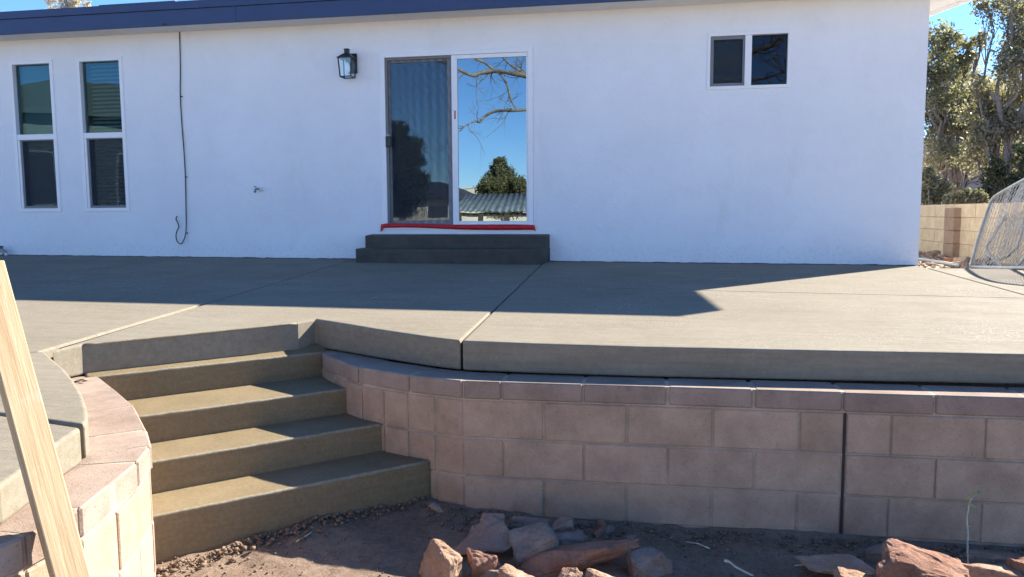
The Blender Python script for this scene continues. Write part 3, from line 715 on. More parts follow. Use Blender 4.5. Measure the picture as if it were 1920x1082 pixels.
ca = MB(); taper(ca, lz+0.058, 0.092, lz+0.068, 0.092); taper(ca, lz+0.0685, 0.088, lz+0.115, 0.034); taper(ca, lz+0.1155, 0.026, lz+0.160, 0.024); taper(ca, lz+0.1605, 0.031, lz+0.170, 0.028)
ca.build('roof_cap', BLACK, lan, bevel=0.002)
bf = MB()
for sx in (-1, 1):
    for sy in (-1, 1): bf.add([(lx+sx*a, cy+sy*b, z) for z, q in ((lz-0.155, 0.0), (lz+0.057, 0.014)) for a, b in ((0.058+q,0.058+q),(0.070+q,0.058+q),(0.070+q,0.070+q),(0.058+q,0.070+q))],
                              [(0,1,2,3),(7,6,5,4),(0,4,5,1),(1,5,6,2),(2,6,7,3),(3,7,4,0)])
for sy in (-1, 1): bf.box(lx-0.058, lx+0.058, cy+sy*0.064-0.006, cy+sy*0.064+0.006, lz-0.155, lz-0.143)
for sx in (-1, 1): bf.box(lx+sx*0.064-0.006, lx+sx*0.064+0.006, cy-0.058, cy+0.058, lz-0.155, lz-0.143)
bf.build('cage', BLACK, lan)
for sx, sy in ((1,0),(-1,0),(0,1),(0,-1)):
    if sx: q = [(lx+sx*0.062,cy-0.057,lz-0.142),(lx+sx*0.062,cy+0.057,lz-0.142),(lx+sx*0.074,cy+0.068,lz+0.056),(lx+sx*0.074,cy-0.068,lz+0.056)]
    else: q = [(lx-0.057,cy+sy*0.062,lz-0.142),(lx+0.057,cy+sy*0.062,lz-0.142),(lx+0.068,cy+sy*0.074,lz+0.056),(lx-0.068,cy+sy*0.074,lz+0.056)]
    MB().add(q, [(0,1,2,3)]).build('pane', LAMPG, lan)
MB().tube([(lx,cy,lz+0.056),(lx,cy,lz+0.02)], 0.016, 10).build('socket', BLACK, lan)
MB().tube([(lx,cy,lz+0.019),(lx,cy,lz+0.0),(lx,cy,lz-0.03),(lx,cy,lz-0.07),(lx,cy,lz-0.098),(lx,cy,lz-0.106)], [0.013,0.020,0.030,0.031,0.018,0.004], 12).build('bulb', BULB, lan)

# ------------------------------------------------------------------ hanging cable
pts = [(305,45,-0.43),(318,47,-0.30),(330,51,-0.12),(336,58,-0.012),(337,75,-0.012),(338,130,-0.012),(338,180,-0.012),(341,235,-0.012),(345,285,-0.013),(347.5,332,-0.013),(348.5,380,-0.014),(349,425,-0.02),(347,443,-0.03),(342,455,-0.04),(337,457,-0.045),(332,452,-0.045),(330,443,-0.04),(331.5,434,-0.035),(335,426,-0.03),(333.5,418,-0.028),(330,411,-0.026),(332,405,-0.025)]
cp = [onY(x, y, Y) for x, y, Y in pts]
def smooth_path(P, n=5):
    out = []
    for i in range(len(P)-1):
        p0, p1, p2, p3 = P[max(i-1,0)], P[i], P[i+1], P[min(i+2,len(P)-1)]
        for k in range(n):
            t = k/n; out.append(0.5*((2*p1)+(p2-p0)*t+(2*p0-5*p1+4*p2-p3)*t*t+(3*p1-p0-3*p2+p3)*t**3))
    out.append(P[-1]); return out
cb = empty('hanging_cable', cp[3]); tag(cb, 'thin black cable hanging from the eave down the white wall', 'cable')
MB().tube(smooth_path(cp), 0.0064, 8).build('cord', CABLEM, cb)
for x, y in ((338.5,181),(347.5,332),(349,437)):
    q = onY(x+1.5, y, -0.018); MB().box(q.x-0.009, q.x+0.009, -0.024, -0.0, q.z-0.006, q.z+0.006).build('clip', BLACK, cb, bevel=0.002)

# ------------------------------------------------------------------ pipe stubs
q = onY(484, 355, -0.04)
hb = empty('wall_spigot', (q.x, 0, q.z)); tag(hb, 'short metal spigot stub on bare white wall between cable and door', 'spigot')
MB().tube([(q.x+0.02,0,q.z),(q.x+0.02,-0.05,q.z)], 0.024, 10).build('collar', WHITEP, hb)
MB().tube([(q.x+0.015,-0.04,q.z+0.005),(q.x-0.005,-0.085,q.z+0.005),(q.x-0.015,-0.10,q.z-0.04)], 0.014, 8).build('spout', BRASS, hb)
MB().tube([(q.x-0.03,-0.075,q.z+0.032),(q.x-0.005,-0.08,q.z+0.030)], 0.009, 6).build('knob', BRASS, hb)
q = onY(6, 470, -0.10); zf = slab_z(q.x, q.y)
pv = empty('pipe_valve', (q.x, q.y, zf)); tag(pv, 'small grey pipe valve at the foot of white wall, far left', 'valve')
MB().tube([(q.x+0.02,q.y,zf),(q.x+0.02,q.y,q.z-0.02),(q.x-0.02,q.y,q.z+0.01),(q.x-0.20,q.y,q.z+0.01)], 0.028, 8).build('pipe', BRASS, pv)
MB().tube([(q.x+0.055,q.y-0.02,zf),(q.x+0.055,q.y-0.02,q.z-0.03)], 0.016, 8).build('riser', WHITEP, pv)
MB().tube([(q.x-0.06,q.y-0.03,q.z+0.055),(q.x+0.03,q.y-0.03,q.z+0.05)], 0.012, 6).build('lever', BLACK, pv)
MB().tube([(q.x-0.02,q.y-0.01,q.z+0.02),(q.x-0.02,q.y-0.03,q.z+0.055)], 0.010, 6).build('stem', BRASS, pv)

# ------------------------------------------------------------------ thin panels on the roof
def roof_panel(xa, xb, y, h, lab):
    a = empty('roof_panel', (xa, y, rz(y)+top)); tag(a, lab, 'panel')
    z = rz(y)+top
    MB().prism([(xa,y),(xb,y),(xb,y+1.4),(xa,y+1.4)], lambda X, Y: z+h+(Y-y)*SL, lambda X, Y: z+h+0.045+(Y-y)*SL).build('sheet', PANELM, a, bevel=0.004)
    for x in (xa+0.3, xb-0.3): MB().box(x-0.02, x+0.02, y+0.15, y+0.19, z+0.012, z+h+0.012).build('foot', GALV, a)
roof_panel(-8.9, -6.98, 0.15, 0.055, 'low dark flat panel on the roof at the far left')
roof_panel(-6.92, -5.86, 0.15, 0.085, 'slightly higher dark flat panel on roof above the left windows')

# ------------------------------------------------------------------ plank
pk0 = Vector(onZ(30, 1000, CAPZ)) + SUN*0.07
td = (pk0-CP).dot(CF)
A = atd(137, 1082, td*0.985); B = atd(-24, 490, td*1.02)
ax = (B-A).normalized(); A2 = A - ax*((A.z+0.965)/ax.z)
Lp = (B-A2).length + 0.0
nrm_ = Vector((0.88, -0.475, 0.0)); nrm_ = (nrm_ - ax*nrm_.dot(ax)).normalized()   # the wide face looks right, into the sun
sx_ = ax.cross(nrm_).normalized(); sx_ = sx_ if sx_.dot(CR) > 0 else -sx_
fwd = -nrm_
pv_ = []
for t in (0, Lp*0.25, Lp*0.5, Lp*0.75, Lp):
    c = A2 + ax*t
    for a, b in ((-0.042,-0.0),(0.042,-0.0),(0.042,0.038),(-0.042,0.038)): pv_.append(c + sx_*a + fwd*b)
fs = [(0,1,2,3)[::-1], (16,17,18,19)]
for i in range(4):
    for k in range(4): k2 = (k+1) % 4; fs.append((i*4+k, i*4+k2, i*4+4+k2, i*4+4+k))
pko = MB().add(pv_, fs).build('plank', WOOD, None, bevel=0.004, seg=2)
tag(pko, 'rough pale timber plank leaning at the far left against the curved wall', 'plank')

# ------------------------------------------------------------------ stones
def rock_mesh(name, size, seed, mat, sub=4, planes=15, rough=0.07):
    """broken stone: hull of a few scattered points, edges chipped, faces roughened"""
    r = np.random.default_rng(seed); bm = bmesh.new()
    for k in range(planes):
        d = r.normal(size=3); d /= np.linalg.norm(d); d = np.sign(d)*np.abs(d)**0.6; d /= np.max(np.abs(d))**0.55
        bm.verts.new(d*r.uniform(0.62, 0.82))
    h_ = bmesh.ops.convex_hull(bm, input=bm.verts[:])
    bmesh.ops.delete(bm, geom=[v for v in bm.verts if not v.link_faces], context='VERTS')
    bmesh.ops.dissolve_limit(bm, angle_limit=0.16, verts=bm.verts[:], edges=bm.edges[:])
    bmesh.ops.bevel(bm, geom=bm.edges[:], offset=0.045, segments=1, profile=0.5, affect='EDGES', clamp_overlap=True)
    bmesh.ops.triangulate(bm, faces=bm.faces[:])
    for lim in ((0.30, 0.15, 0.075) if sub >= 4 else (0.35, 0.2)):
        es = [e for e in bm.edges if e.calc_length() > lim]
        bmesh.ops.subdivide_edges(bm, edges=es, cuts=1); bmesh.ops.triangulate(bm, faces=bm.faces[:])
    off = Vector(r.uniform(0, 50, 3)); ly = Vector(r.normal(size=3)).normalized()
    bm.normal_update()
    mv = []
    for v in bm.verts:
        k = rough*0.9*noise.fractal(v.co*2.6+off, 0.9, 2.2, 5) + rough*0.35*(abs(noise.noise(v.co*7+off))-0.2)
        k += rough*0.35*(math.floor(v.co.dot(ly)*6 + noise.noise(v.co*2+off))%2 - 0.5)          # bedding ledges
        mv.append(v.co + v.normal*k)
    for v, c in zip(bm.verts, mv): v.co = Vector((c.x*size[0], c.y*size[1], c.z*size[2]))
    me = bpy.data.meshes.new(name); bm.to_mesh(me); bm.free(); me.materials.append(mat)
    return me
def rock(px, py, depth, size, rot, seed, mat, label, group=None, name='stone', sub=4, zoff=0.0, planes=15, rough=0.07):
    p = atd(px, py, depth); size = tuple(1.48*q for q in size); me = rock_mesh(name, size, seed, mat, sub, planes, rough)
    o = bpy.data.objects.new(name, me); col.objects.link(o); o.location = (p.x, p.y, p.z+zoff)
    o.rotation_euler = [math.radians(a) for a in rot]
    return tag(o, label, 'stone', group)
# size is half extents in metres; px,py the stone's centre
rock(905, 1015, 3.48, (0.150, 0.045, 0.115), (-38, 28, -8), 3, ROCKB, 'flat greyish pink stone slab tipped on edge in the pile', planes=8)
rock(925, 975, 3.62, (0.062, 0.045, 0.028), (0, 6, 10), 5, ROCKC, 'small pale rounded stone at the back left of the pile')
rock(995, 988, 3.62, (0.110, 0.06, 0.055), (4, 8, -6), 8, ROCKB, 'low grey stone against the wall at the back of the pile')
rock(1053, 982, 3.64, (0.055, 0.045, 0.032), (0, 4, 12), 12, ROCKA, 'small brown stone against wall, right of the low grey one')
rock(1003, 1025, 3.46, (0.100, 0.075, 0.085), (12, -12, 20), 15, ROCKB, 'blunt grey brown stone in the middle of the pile')
rock(1065, 1015, 3.55, (0.095, 0.06, 0.050), (-10, 8, 15), 19, ROCKB, 'half buried grey stone behind the long red stone')
rock(1095, 1046, 3.36, (0.265, 0.085, 0.062), (-14, -12, 6), 23, ROCKA, 'long red sandstone lying across the front of the pile', planes=9)
rock(1215, 1068, 3.36, (0.085, 0.07, 0.09), (0, 0, 30), 29, ROCKB, 'dark stone in shade just right of the long red stone')
rock(825, 1068, 3.25, (0.090, 0.075, 0.098), (8, 18, -20), 31, ROCKC, 'blunt orange tan stone at the left end of the pile')
rock(902, 1050, 3.28, (0.078, 0.055, 0.058), (20, -22, 12), 37, ROCKA, 'reddish stone with pale crust beside the orange tan one')
rock(945, 1084, 3.22, (0.085, 0.06, 0.060), (0, -12, 8), 41, ROCKB, 'grey stone low at the front edge of the pile')
rock(985, 1090, 3.10, (0.100, 0.06, 0.052), (0, -3, 5), 43, ROCKC, 'sunlit pale orange stone at the bottom edge below the pile')
rock(1068, 1090, 3.10, (0.045, 0.04, 0.052), (0, 10, 5), 47, ROCKC, 'small sunlit stone below the left half of the long red one')
rock(1135, 1096, 3.10, (0.080, 0.05, 0.045), (0, 6, 5), 53, ROCKC, 'sunlit tan stone below the right half of the long red one')
rock(1728, 1108, 2.96, (0.150, 0.120, 0.128), (6, 10, -14), 62, ROCKA, 'big rounded red sandstone boulder with sunlit top by the weed', 'stones', 'boulder', sub=5, planes=30)
bpy.data.objects['boulder'].pop('group', None)
rock(1862, 1086, 3.00, (0.105, 0.09, 0.062), (0, 2, 4), 67, ROCKC, 'flat topped sunlit tan stone right of the boulder', planes=7)
rock(1926, 1078, 3.00, (0.055, 0.06, 0.062), (0, 0, 24), 71, ROCKA, 'sunlit stone cut off by the right edge of the picture')
rock(1600, 1092, 2.98, (0.065, 0.05, 0.042), (0, 4, 4), 73, ROCKC, 'small sunlit stone left of the big boulder')
rock(1560, 1066, 3.30, (0.140, 0.09, 0.030), (4, -4, 10), 79, ROCKC, 'flat tan stone sunk in the soil left of the boulder')
rock(1668, 1044, 3.45, (0.10, 0.06, 0.05), (0, -6, 10), 83, ROCKB, 'shaded stone behind the left shoulder of the boulder')
rock(1850, 1046, 3.50, (0.14, 0.07, 0.045), (0, 3, -6), 89, ROCKB, 'low shaded stone at the wall foot behind the weed')
rock(818, 950, 3.66, (0.036, 0.022, 0.014), (0, 35, 20), 97, ROCKB, 'stone chip at the foot of the wall beside lowest stair')

rk = random.Random(5)
for k in range(16):
    u = k/15; x = 850 + 330*u + rk.uniform(-25, 25); y = 985 + 62*rk.random() + (10 if u < 0.3 else 0)
    s_ = rk.uniform(0.022, 0.040); p = onZ(x, y, -0.985); p.z = gz(p.x, p.y) + s_*0.35
    if p.y > yw(p.x)-0.05: p.y = yw(p.x)-0.06
    o = bpy.data.objects.new('stone_fragment', rock_mesh('stone_fragment', (s_*1.4, s_, s_*0.8), 300+k, rk.choice((ROCKA, ROCKB, ROCKB)), 3)); col.objects.link(o)
    o.location = p; o.rotation_euler = (rk.uniform(-.4, .4), rk.uniform(-.4, .4), rk.uniform(0, 6)); tag(o, 'fist sized broken fragment tucked among the larger stones of the pile', 'stone', 'fragments in the stone pile')

# soil crumbs and clods: nobody could count them
def crumbs(name, n, fn, smin, smax, mat, label, cat, seed):
    r = np.random.default_rng(seed); V = []; F = []
    base = np.array([(0,0,1),(0.94,0,0.33),(-0.47,0.82,0.33),(-0.47,-0.82,0.33),(0.5,0.5,-0.5),(-0.6,0,-0.5),(0.3,-0.7,-0.5)])
    tri = [(0,1,2),(0,2,3),(0,3,1),(1,4,2),(2,5,3),(3,6,1),(1,6,4),(2,4,5),(3,5,6),(4,6,5)]
    for i in range(n):
        x, y, z = fn(r); s = smin + (smax-smin)*r.random()**3
        q = base*(1+r.normal(size=base.shape)*0.22)*s*np.array([1, 1, 0.7]); a = r.random()*6.28
        c, sn = math.cos(a), math.sin(a); q = q @ np.array([[c,-sn,0],[sn,c,0],[0,0,1]]).T
        b = len(V); V.extend((q+np.array([x, y, z+s*0.2])).tolist()); F.extend([(b+i0,b+i1,b+i2) for i0,i1,i2 in tri])
    o = np_mesh(name, V, F, mat); return tag(o, label, cat, None, 'stuff')
def along_stair(r):
    u = r.random(); n = 2.775 + (2.69-2.775)*u; t = -5.75 + u*1.40; n += abs(r.normal())*0.05 + 0.005
    x, y = nt2xy(n, t); return x, y, gz(x, y)+0.01
CLOD = plain('dark_clods', (0.17, 0.122, 0.088), 0.97, 0.1, var=0.4, nscale=30)
crumbs('soil_clods', 900, along_stair, 0.003, 0.018, CLOD, 'dark crumbled soil along the foot of the lowest stair', 'soil', 5)
def along_wall(r):
    x = r.uniform(-1.1, 2.4); y = yw(x) - 0.03 - abs(r.normal())*0.10; return x, y, gz(x, y)+0.004
crumbs('soil_crumbs', 1200, along_wall, 0.003, 0.016, CLOD, 'crumbled soil along the foot of the block wall', 'soil', 6)
def all_yard(r):
    x = r.uniform(-2.4, 2.4); y = r.uniform(-6.4, -5.1); return x, y, gz(x, y)+0.002
crumbs('gravel', 2600, all_yard, 0.002, 0.010, CLOD, 'small gravel and chips scattered over the bare soil', 'gravel', 8)

# weed and twig -----------------------------------------------------------
wd = empty('weed', atd(1815, 1066, 3.26)); tag(wd, 'thin dry weed stalk with few leaves standing behind boulder', 'weed')
sp = [atd(x, y, 3.26) for x, y in ((1814,1100),(1815,1060),(1814,1030),(1815,1003),(1813,975),(1816,955),(1818,942),(1822,935))]
MB().tube(smooth_path(sp, 3), [0.0035]*12+[0.0026]*10, 6).build('stem', STALK, wd)
for i, (x, y) in enumerate(((1812,968),(1821,987),(1811,998),(1820,1012),(1811,1020),(1819,1044))):
    a = atd(1814.5, y+1, 3.26); b = atd(x, y, 3.255); MB().tube([a, b], [0.0016, 0.0006], 4).build('thorn', STALK, wd)
for i, (x, y, s, a) in enumerate(((1827,926,0.013,0.3),(1834,923,0.012,0.1),(1812,936,0.010,2.6),(1818,945,0.010,-0.8),(1816,934,0.008,1.4),(1826,950,0.010,-0.3))):
    s *= 1.35; c = atd(x, y, 3.255); d1 = (CR*math.cos(a)+CU*math.sin(a)); d2 = (CU*math.cos(a)-CR*math.sin(a)) + CF*0.4
    lf = MB().add([c-d1*s, c-d2*s*0.45, c+d1*s, c+d2*s*0.45, c-CF*0.003], [(0,1,4),(1,2,4),(2,3,4),(3,0,4)], True)
    lf.build('leaf', STALKL, wd)
    MB().tube([sp[-1] if y < 940 else sp[-2], c], 0.0012, 4).build('petiole', STALK, wd)
tw = MB(); tw.tube(smooth_path([atd(x, y, 3.30) for x, y in ((1358,1051),(1368,1054),(1378,1062),(1392,1070),(1412,1080))], 3), [0.007, 0.007, 0.0065]+[0.005]*10, 6)
tag(tw.build('twig', STALK), 'bent pale dry twig lying on the soil before the wall', 'twig')

# dry leaf scrap on the curved cap, twigs and leaf litter on the soil
DRYL = make_leaf('dry_leaf', (0.16, 0.10, 0.055), (0.30, 0.21, 0.12), 0.2, 0.8, 0.2)
lfm = MB(); q0 = onZ(151, 716, CAPZ)
for i in range(9):
    a = i*0.75+0.3; L_ = 0.018+0.012*((i*7) % 5)/5
    p = q0 + Vector((0.022*math.cos(i*2.1), 0.022*math.sin(i*2.1), 0.004)); d = Vector((math.cos(a), math.sin(a), 0.15)); w_ = Vector((-math.sin(a), math.cos(a), 0.3))*0.004
    lfm.add([p-d*L_, p-w_, p+d*L_, p+w_+Vector((0,0,0.004))], [(0,1,2),(0,2,3)])
tag(lfm.build('dried_sprig', plain('dark_dry_sprig', (0.05, 0.04, 0.03), 0.9, 0.1)), 'small dark dried sprig lying on the curved cap stones', 'sprig')
r_ = np.random.default_rng(31); C_ = []
for i in range(260):
    x = r_.uniform(-2.2, 2.4); y = yw(x) - 0.05 - r_.random()**1.6*1.0 if x > -0.95 else r_.uniform(-6.6, -5.3)
    C_.append((x, y, gz(x, y)+0.010))
V, F = leaves(C_, 0.011, 0.5, 0.5, r_); V[:, 2] = np.repeat([c[2] for c in C_], 4) + (V[:, 2]-np.repeat([c[2] for c in C_], 4))*0.35
tag(np_mesh('leaf_litter', V, F, DRYL), 'small dry leaf bits strewn over the soil below the walls', 'leaves', None, 'stuff')
lab_ = ['thin dry twig on the soil just left of the stone pile', 'short grey twig at the wall foot right of the stone pile', 'thin twig on the soil near the dark control joint', 'short straw stalk on the soil below the lowest stair']
for k, (x, y, a, L_) in enumerate(((-0.75,-5.42,0.5,0.11),(0.22,-5.22,2.4,0.13),(0.70,-5.35,0.2,0.15),(-1.55,-5.62,1.1,0.10))):
    P_ = [Vector((x+math.cos(a+0.25*t)*L_*(t-0.5), y+math.sin(a+0.25*t)*L_*(t-0.5), 0)) for t in (0, 0.25, 0.5, 0.75, 1.0)]
    for p in P_: p.z = gz(p.x, p.y)+0.008
    tag(MB().tube(P_, [0.004, 0.0035, 0.0035, 0.003, 0.002], 5).build('twig', STALK), lab_[k], 'twig')

# ------------------------------------------------------------------ boundary wall on the right
bw = empty('boundary_wall', (4.6, 4, -0.2)); tag(bw, 'low tan block boundary wall with brown pilaster beyond house corner', 'wall')
BX = 4.60
MB().box(BX+0.008, BX+0.19, -1.0, 13.9, -0.45, 0.655).build('mortar', TANM, bw)
lev = [-0.36, -0.157, 0.046, 0.249, 0.452, 0.66]
PY = onP(1791, 440, Vector((BX,0,0)), Vector((1,0,0))).y
for ci in range(5):
    y = 13.9 - (0.0 if ci % 2 else 0.203)
    first = True
    if ci % 2 == 0: place_block('block', bw, (BX, 13.9), (BX, 13.697), lev[ci], lev[ci+1], 0.2, TANB, gap=0.009)
    while y > -0.9:
        y2 = max(-1.0, y-0.406)
        place_block('block', bw, (BX, y), (BX, y2), lev[ci], lev[ci+1], 0.2, TANB, gap=0.009); y = y2
for ci in range(5):
    place_block('pilaster_block', bw, (BX-0.10, PY+0.2), (BX-0.10, PY-0.2), lev[ci], lev[ci+1]-(0.06 if ci == 4 else 0), 0.11, TANP, gap=0.006)

# pipe and rubble in the side yard
pp = MB(); a, b = onZ(1700, 483, -0.12), onZ(1799, 498, -0.12)
pp.tube([a, (a+b)/2 + Vector((0,0,0.005)), b], 0.022, 10)
tag(pp.build('ground_pipe', GALV), 'straight grey pipe lying on the ground at the house corner', 'pipe')
labs = ['brownish stone at the foot of tan wall nearest the house corner', 'small grey stone left of the pilaster foot', 'reddish stone right below the pilaster', 'pale stone between pilaster and leaning gate', 'dark flat stone behind the leaning gate foot', 'tan stone in front of the pilaster']
for i, (x, y, s, m) in enumerate(((1749,476,0.16,ROCKB),(1766,481,0.10,ROCKB),(1782,489,0.13,ROCKA),(1806,490,0.16,ROCKC),(1840,490,0.19,ROCKB),(1795,494,0.10,ROCKC))):
    p = onZ(x, y, -0.11); me = rock_mesh('stone', (s, s*0.8, s*0.5), 200+i, m, 3)
    o = bpy.data.objects.new('stone', me); col.objects.link(o); o.location = p; o.rotation_euler = (0, 0, i*1.3); tag(o, labs[i], 'stone')
def side_crumb(r):
    y = r.uniform(-0.6, 7.0); x = 2.8 + r.random()**0.6*1.75; return x, y, side_z(x, y)
crumbs('side_gravel', 1800, side_crumb, 0.008, 0.05, ROCKB, 'gravel and broken bits on the side yard ground', 'gravel', 12)

# ------------------------------------------------------------------ leaning chain link gates
def gate(label, p0, n, frames, meshpoly, step=0.090, r=0.021):
    g_ = empty('chain_link_gate', p0); tag(g_, label, 'gate', 'old gates leaning by the tan wall')
    for fr_ in frames:
        P_ = [onP(x, y, p0, n) for x, y in fr_]
        MB().tube(smooth_path(P_, 4), r, 10).build('frame_tube', GALV, g_)
    ex = Vector((0, 0, 1)).cross(n).normalized(); ey = n.cross(ex).normalized()
    poly = [((q-p0).dot(ex), (q-p0).dot(ey)) for q in (onP(x, y, p0, n) for x, y in meshpoly)]
    wm = MB()
    def clip(o, d):
        ts = []
        for i in range(len(poly)):
            a = Vector(poly[i]); b = Vector(poly[(i+1) % len(poly)]); e = b-a; den = d.x*e.y-d.y*e.x
            if abs(den) < 1e-9: continue
            q = a-o; t = (q.x*e.y-q.y*e.x)/den; u = (q.x*d.y-q.y*d.x)/den
            if 0 <= u < 1: ts.append(t)
        ts.sort(); return list(zip(ts[::2], ts[1::2]))
    for sgn in (-1, 1):
        d = Vector((0.62, 0.785*sgn)); nn = Vector((-d.y, d.x))
        k = -80
        while k < 80:
            for t0, t1 in clip(nn*(k*step), d):
                m_ = max(2, int((t1-t0)/0.12)); P_ = []
                for i in range(m_+1):
                    q = nn*(k*step) + d*(t0+(t1-t0)*i/m_); P_.append(p0 + ex*q.x + ey*q.y + n*(0.006*sgn + 0.01*math.sin(q.x*9+q.y*7)))
                wm.tube(P_, 0.0038, 4, cap=False)
            k += 1
    wo_ = wm.build('wire_mesh', WIRE, g_); wo_['kind'] = 'stuff'
    return g_
pA = onZ(1819, 501, -0.15); nA = Vector((-1.0, 0.20, 0.42)).normalized()
gate('outer chain link gate with bent top, leaning beside the tan wall', pA, nA,
     [[(1819,501),(1832,456),(1845,415),(1856,384),(1862,372),(1874,363),(1900,348),(1922,336),(1965,314),(1990,318),(2000,345),(1996,420),(1990,504)],
      [(1990,504),(1930,503),(1870,502),(1819,501)]],
     [(1821,498),(1832,456),(1845,415),(1857,386),(1874,366),(1900,350),(1965,317),(1998,345),(1990,515)])
pB = onZ(1884, 503, -0.15); nB = Vector((-1.0, 0.05, 0.50)).normalized()
gate('inner chain link gate with rounded lower corner, behind the bent one', pB, nB,
     [[(1884,504),(1872,494),(1858,480),(1850,468),(1852,458),(1870,430),(1886,403),(1903,373),(1916,348),(1930,322)],
      [(1822,504),(1868,489),(1890,479),(1904,466),(1912,450),(1918,428),(1926,392),(1936,340)],
      [(1905,505),(1916,489),(1930,470)]],
     [(1856,470),(1870,434),(1903,376),(1926,330),(1935,345),(1917,428),(1903,465),(1888,478),(1866,486)])

# ------------------------------------------------------------------ trees
def limb(a, b, sag, n=7, wob=0.08):
    a = Vector(a); b = Vector(b); L = (b-a).length; pts = []
    for i in range(n+1):
        t = i/n; p = a.lerp(b, t); p.z += sag*L*math.sin(math.pi*t)
        w = wob*L*math.sin(math.pi*t); p += Vector((random.uniform(-w, w), random.uniform(-w, w), random.uniform(-w, w))*1) if 0 < i < n else Vector((0,0,0))
        pts.append(p)
    return pts
def cluster_tree(name, label, base, fork_z, clusters, lmat, bmat, lsize, cat='tree', group=None, trunk_r=0.13, twigs=10, twig_r=0.006, flat=1.0, aspect=0.5):
    t = empty(name, base); tag(t, label, cat, group)
    base = Vector(base); fork = Vector((base.x, base.y, fork_z))
    tb = MB(); tb.tube(limb(base-Vector((0,0,0.2)), fork, 0, 5, 0.03), [trunk_r*(1-0.08*i) for i in range(6)], 10); tb.build('trunk', bmat, t)
    lb = MB(); C = []
    for c, rad, n in clusters:
        c = Vector(c); st = fork.lerp(base, random.uniform(0, 0.35))
        path = limb(st, c, random.uniform(-0.04, 0.10), 7, 0.05)
        r0 = trunk_r*random.uniform(0.32, 0.5); lb.tube(path, [r0*(1-0.82*i/7) for i in range(8)], 6)
        ends = []
        for k in range(twigs):
            d = Vector((random.gauss(0,1), random.gauss(0,1), random.gauss(0.25,0.8)*flat)).normalized()
            e = c + d*rad*random.uniform(0.7, 1.1); s0 = path[random.choice((5,6,7,7))]
            tp_ = limb(s0, e, random.uniform(-0.05, 0.1), 4, 0.10); lb.tube(tp_, [twig_r*2, twig_r*1.7, twig_r*1.3, twig_r, twig_r*0.5], 4, cap=False); ends.append(tp_)
        per = max(1, n//max(1, len(ends)))
        for tp_ in ends:
            for _ in range(per):
                i = random.choice((1,2,3,3)); q = tp_[i].lerp(tp_[i+1], random.random())
                s = rad*0.20; C.append((q.x+random.gauss(0,s), q.y+random.gauss(0,s), q.z+random.gauss(0,s*0.8)))
    lb.build('limbs', bmat, t)
    V, F = leaves(C, lsize, 0.5, aspect); np_mesh('crown', V, F, lmat, t); return t
def cl(lst, dep, scale=1.0, dens=2.3):
    out = []
    for x, y, r, n in lst:
        n = int(n*dens)
        d = dep + random.uniform(-1, 1)*r*dep/FPX*1.2; out.append((atd(x, y, d), r*dep/FPX*scale, n))
    return out
# three trees beyond the boundary wall
d1 = 16.5
b = atd(1868, 455, d1); b.z = -0.25
cluster_tree('broadleaf_tree', 'tall olive green tree at right edge beyond the tan wall', b, 0.9,
    cl([(1893,25,46,800),(1850,5,26,330),(1925,70,40,600),(1905,125,38,600),(1880,185,50,1000),(1842,205,42,700),(1905,240,50,900),(1860,262,46,800),(1820,290,36,300),(1895,310,46,650),(1940,180,50,700),(1930,300,45,600),(1835,158,26,260),(1975,100,60,800),(1960,-20,60,800),(1900,-60,60,800)], d1),
    LEAFA, BARK, 0.038, trunk_r=0.15, twigs=12)
d2 = 18.5
b = atd(1790, 440, d2); b.z = -0.25
cluster_tree('broadleaf_tree', 'green and grey leafy tree just right of the house corner', b, 1.2,
    cl([(1752,80,36,450),(1783,72,28,420),(1815,88,20,240),(1838,66,14,120),(1748,140,42,520),(1790,122,34,460),(1770,190,44,420),(1812,165,36,380),(1745,240,40,420),(1795,240,40,380),(1765,285,36,260),(1822,225,34,380),(1720,160,50,500),(1700,90,50,500)], d2),
    LEAFD, BARK, 0.042, trunk_r=0.14, twigs=12)
d3 = 20.5
b = atd(1775, 430, d3); b.z = -0.25
cluster_tree('thicket_tree', 'dry twiggy tree with brownish leaves behind the green ones', b, 0.8,
    cl([(1775,150,46,420),(1810,200,46,420),(1760,210,46,360),(1850,240,50,420),(1900,200,60,520),(1920,120,50,380),(1760,290,40,360),(1880,290,50,560),(1760,105,30,360),(1830,290,50,500),(1800,140,40,400),(1790,250,50,500),(1920,260,60,600),(1850,180,45,420),(1740,330,40,300)], d3, 1.0, 2.6),
    LEAFB, BARK, 0.042, trunk_r=0.13, twigs=26, twig_r=0.007)
d5 = 15.2
b = atd(1905, 455, d5); b.z = -0.25
cluster_tree('dark_shrub', 'dark dense evergreen shrub behind the leaning gates', b, 0.1,
    cl([(1880,345,32,700),(1915,345,34,700),(1935,300,40,700),(1865,315,22,260),(1850,360,18,260),(1960,340,40,600)], d5), LEAFC, BARK, 0.035, 'shrub', trunk_r=0.06, twigs=12)
d6 = 14.0
b = atd(1742, 455, d6); b.z = -0.25
cluster_tree('wall_shrub', 'glossy green shrub by the house corner above the tan wall', b, 0.2,
    cl([(1738,330,20,300),(1748,350,20,420),(1740,368,16,380),(1760,366,14,300),(1772,352,12,120)], d6), LEAFD, BARK, 0.034, 'shrub', trunk_r=0.05, twigs=10)
d7 = 13.2
b = atd(1815, 455, d7); b.z = -0.25
cluster_tree('wall_shrub', 'clipped yellow green shrub along the top of the tan wall', b, 0.2,
    cl([(1790,370,14,380),(1808,368,15,420),(1826,370,15,420),(1842,374,11,260),(1776,376,10,220)], d7), LEAFD, BARK, 0.028, 'shrub', trunk_r=0.05, twigs=12)
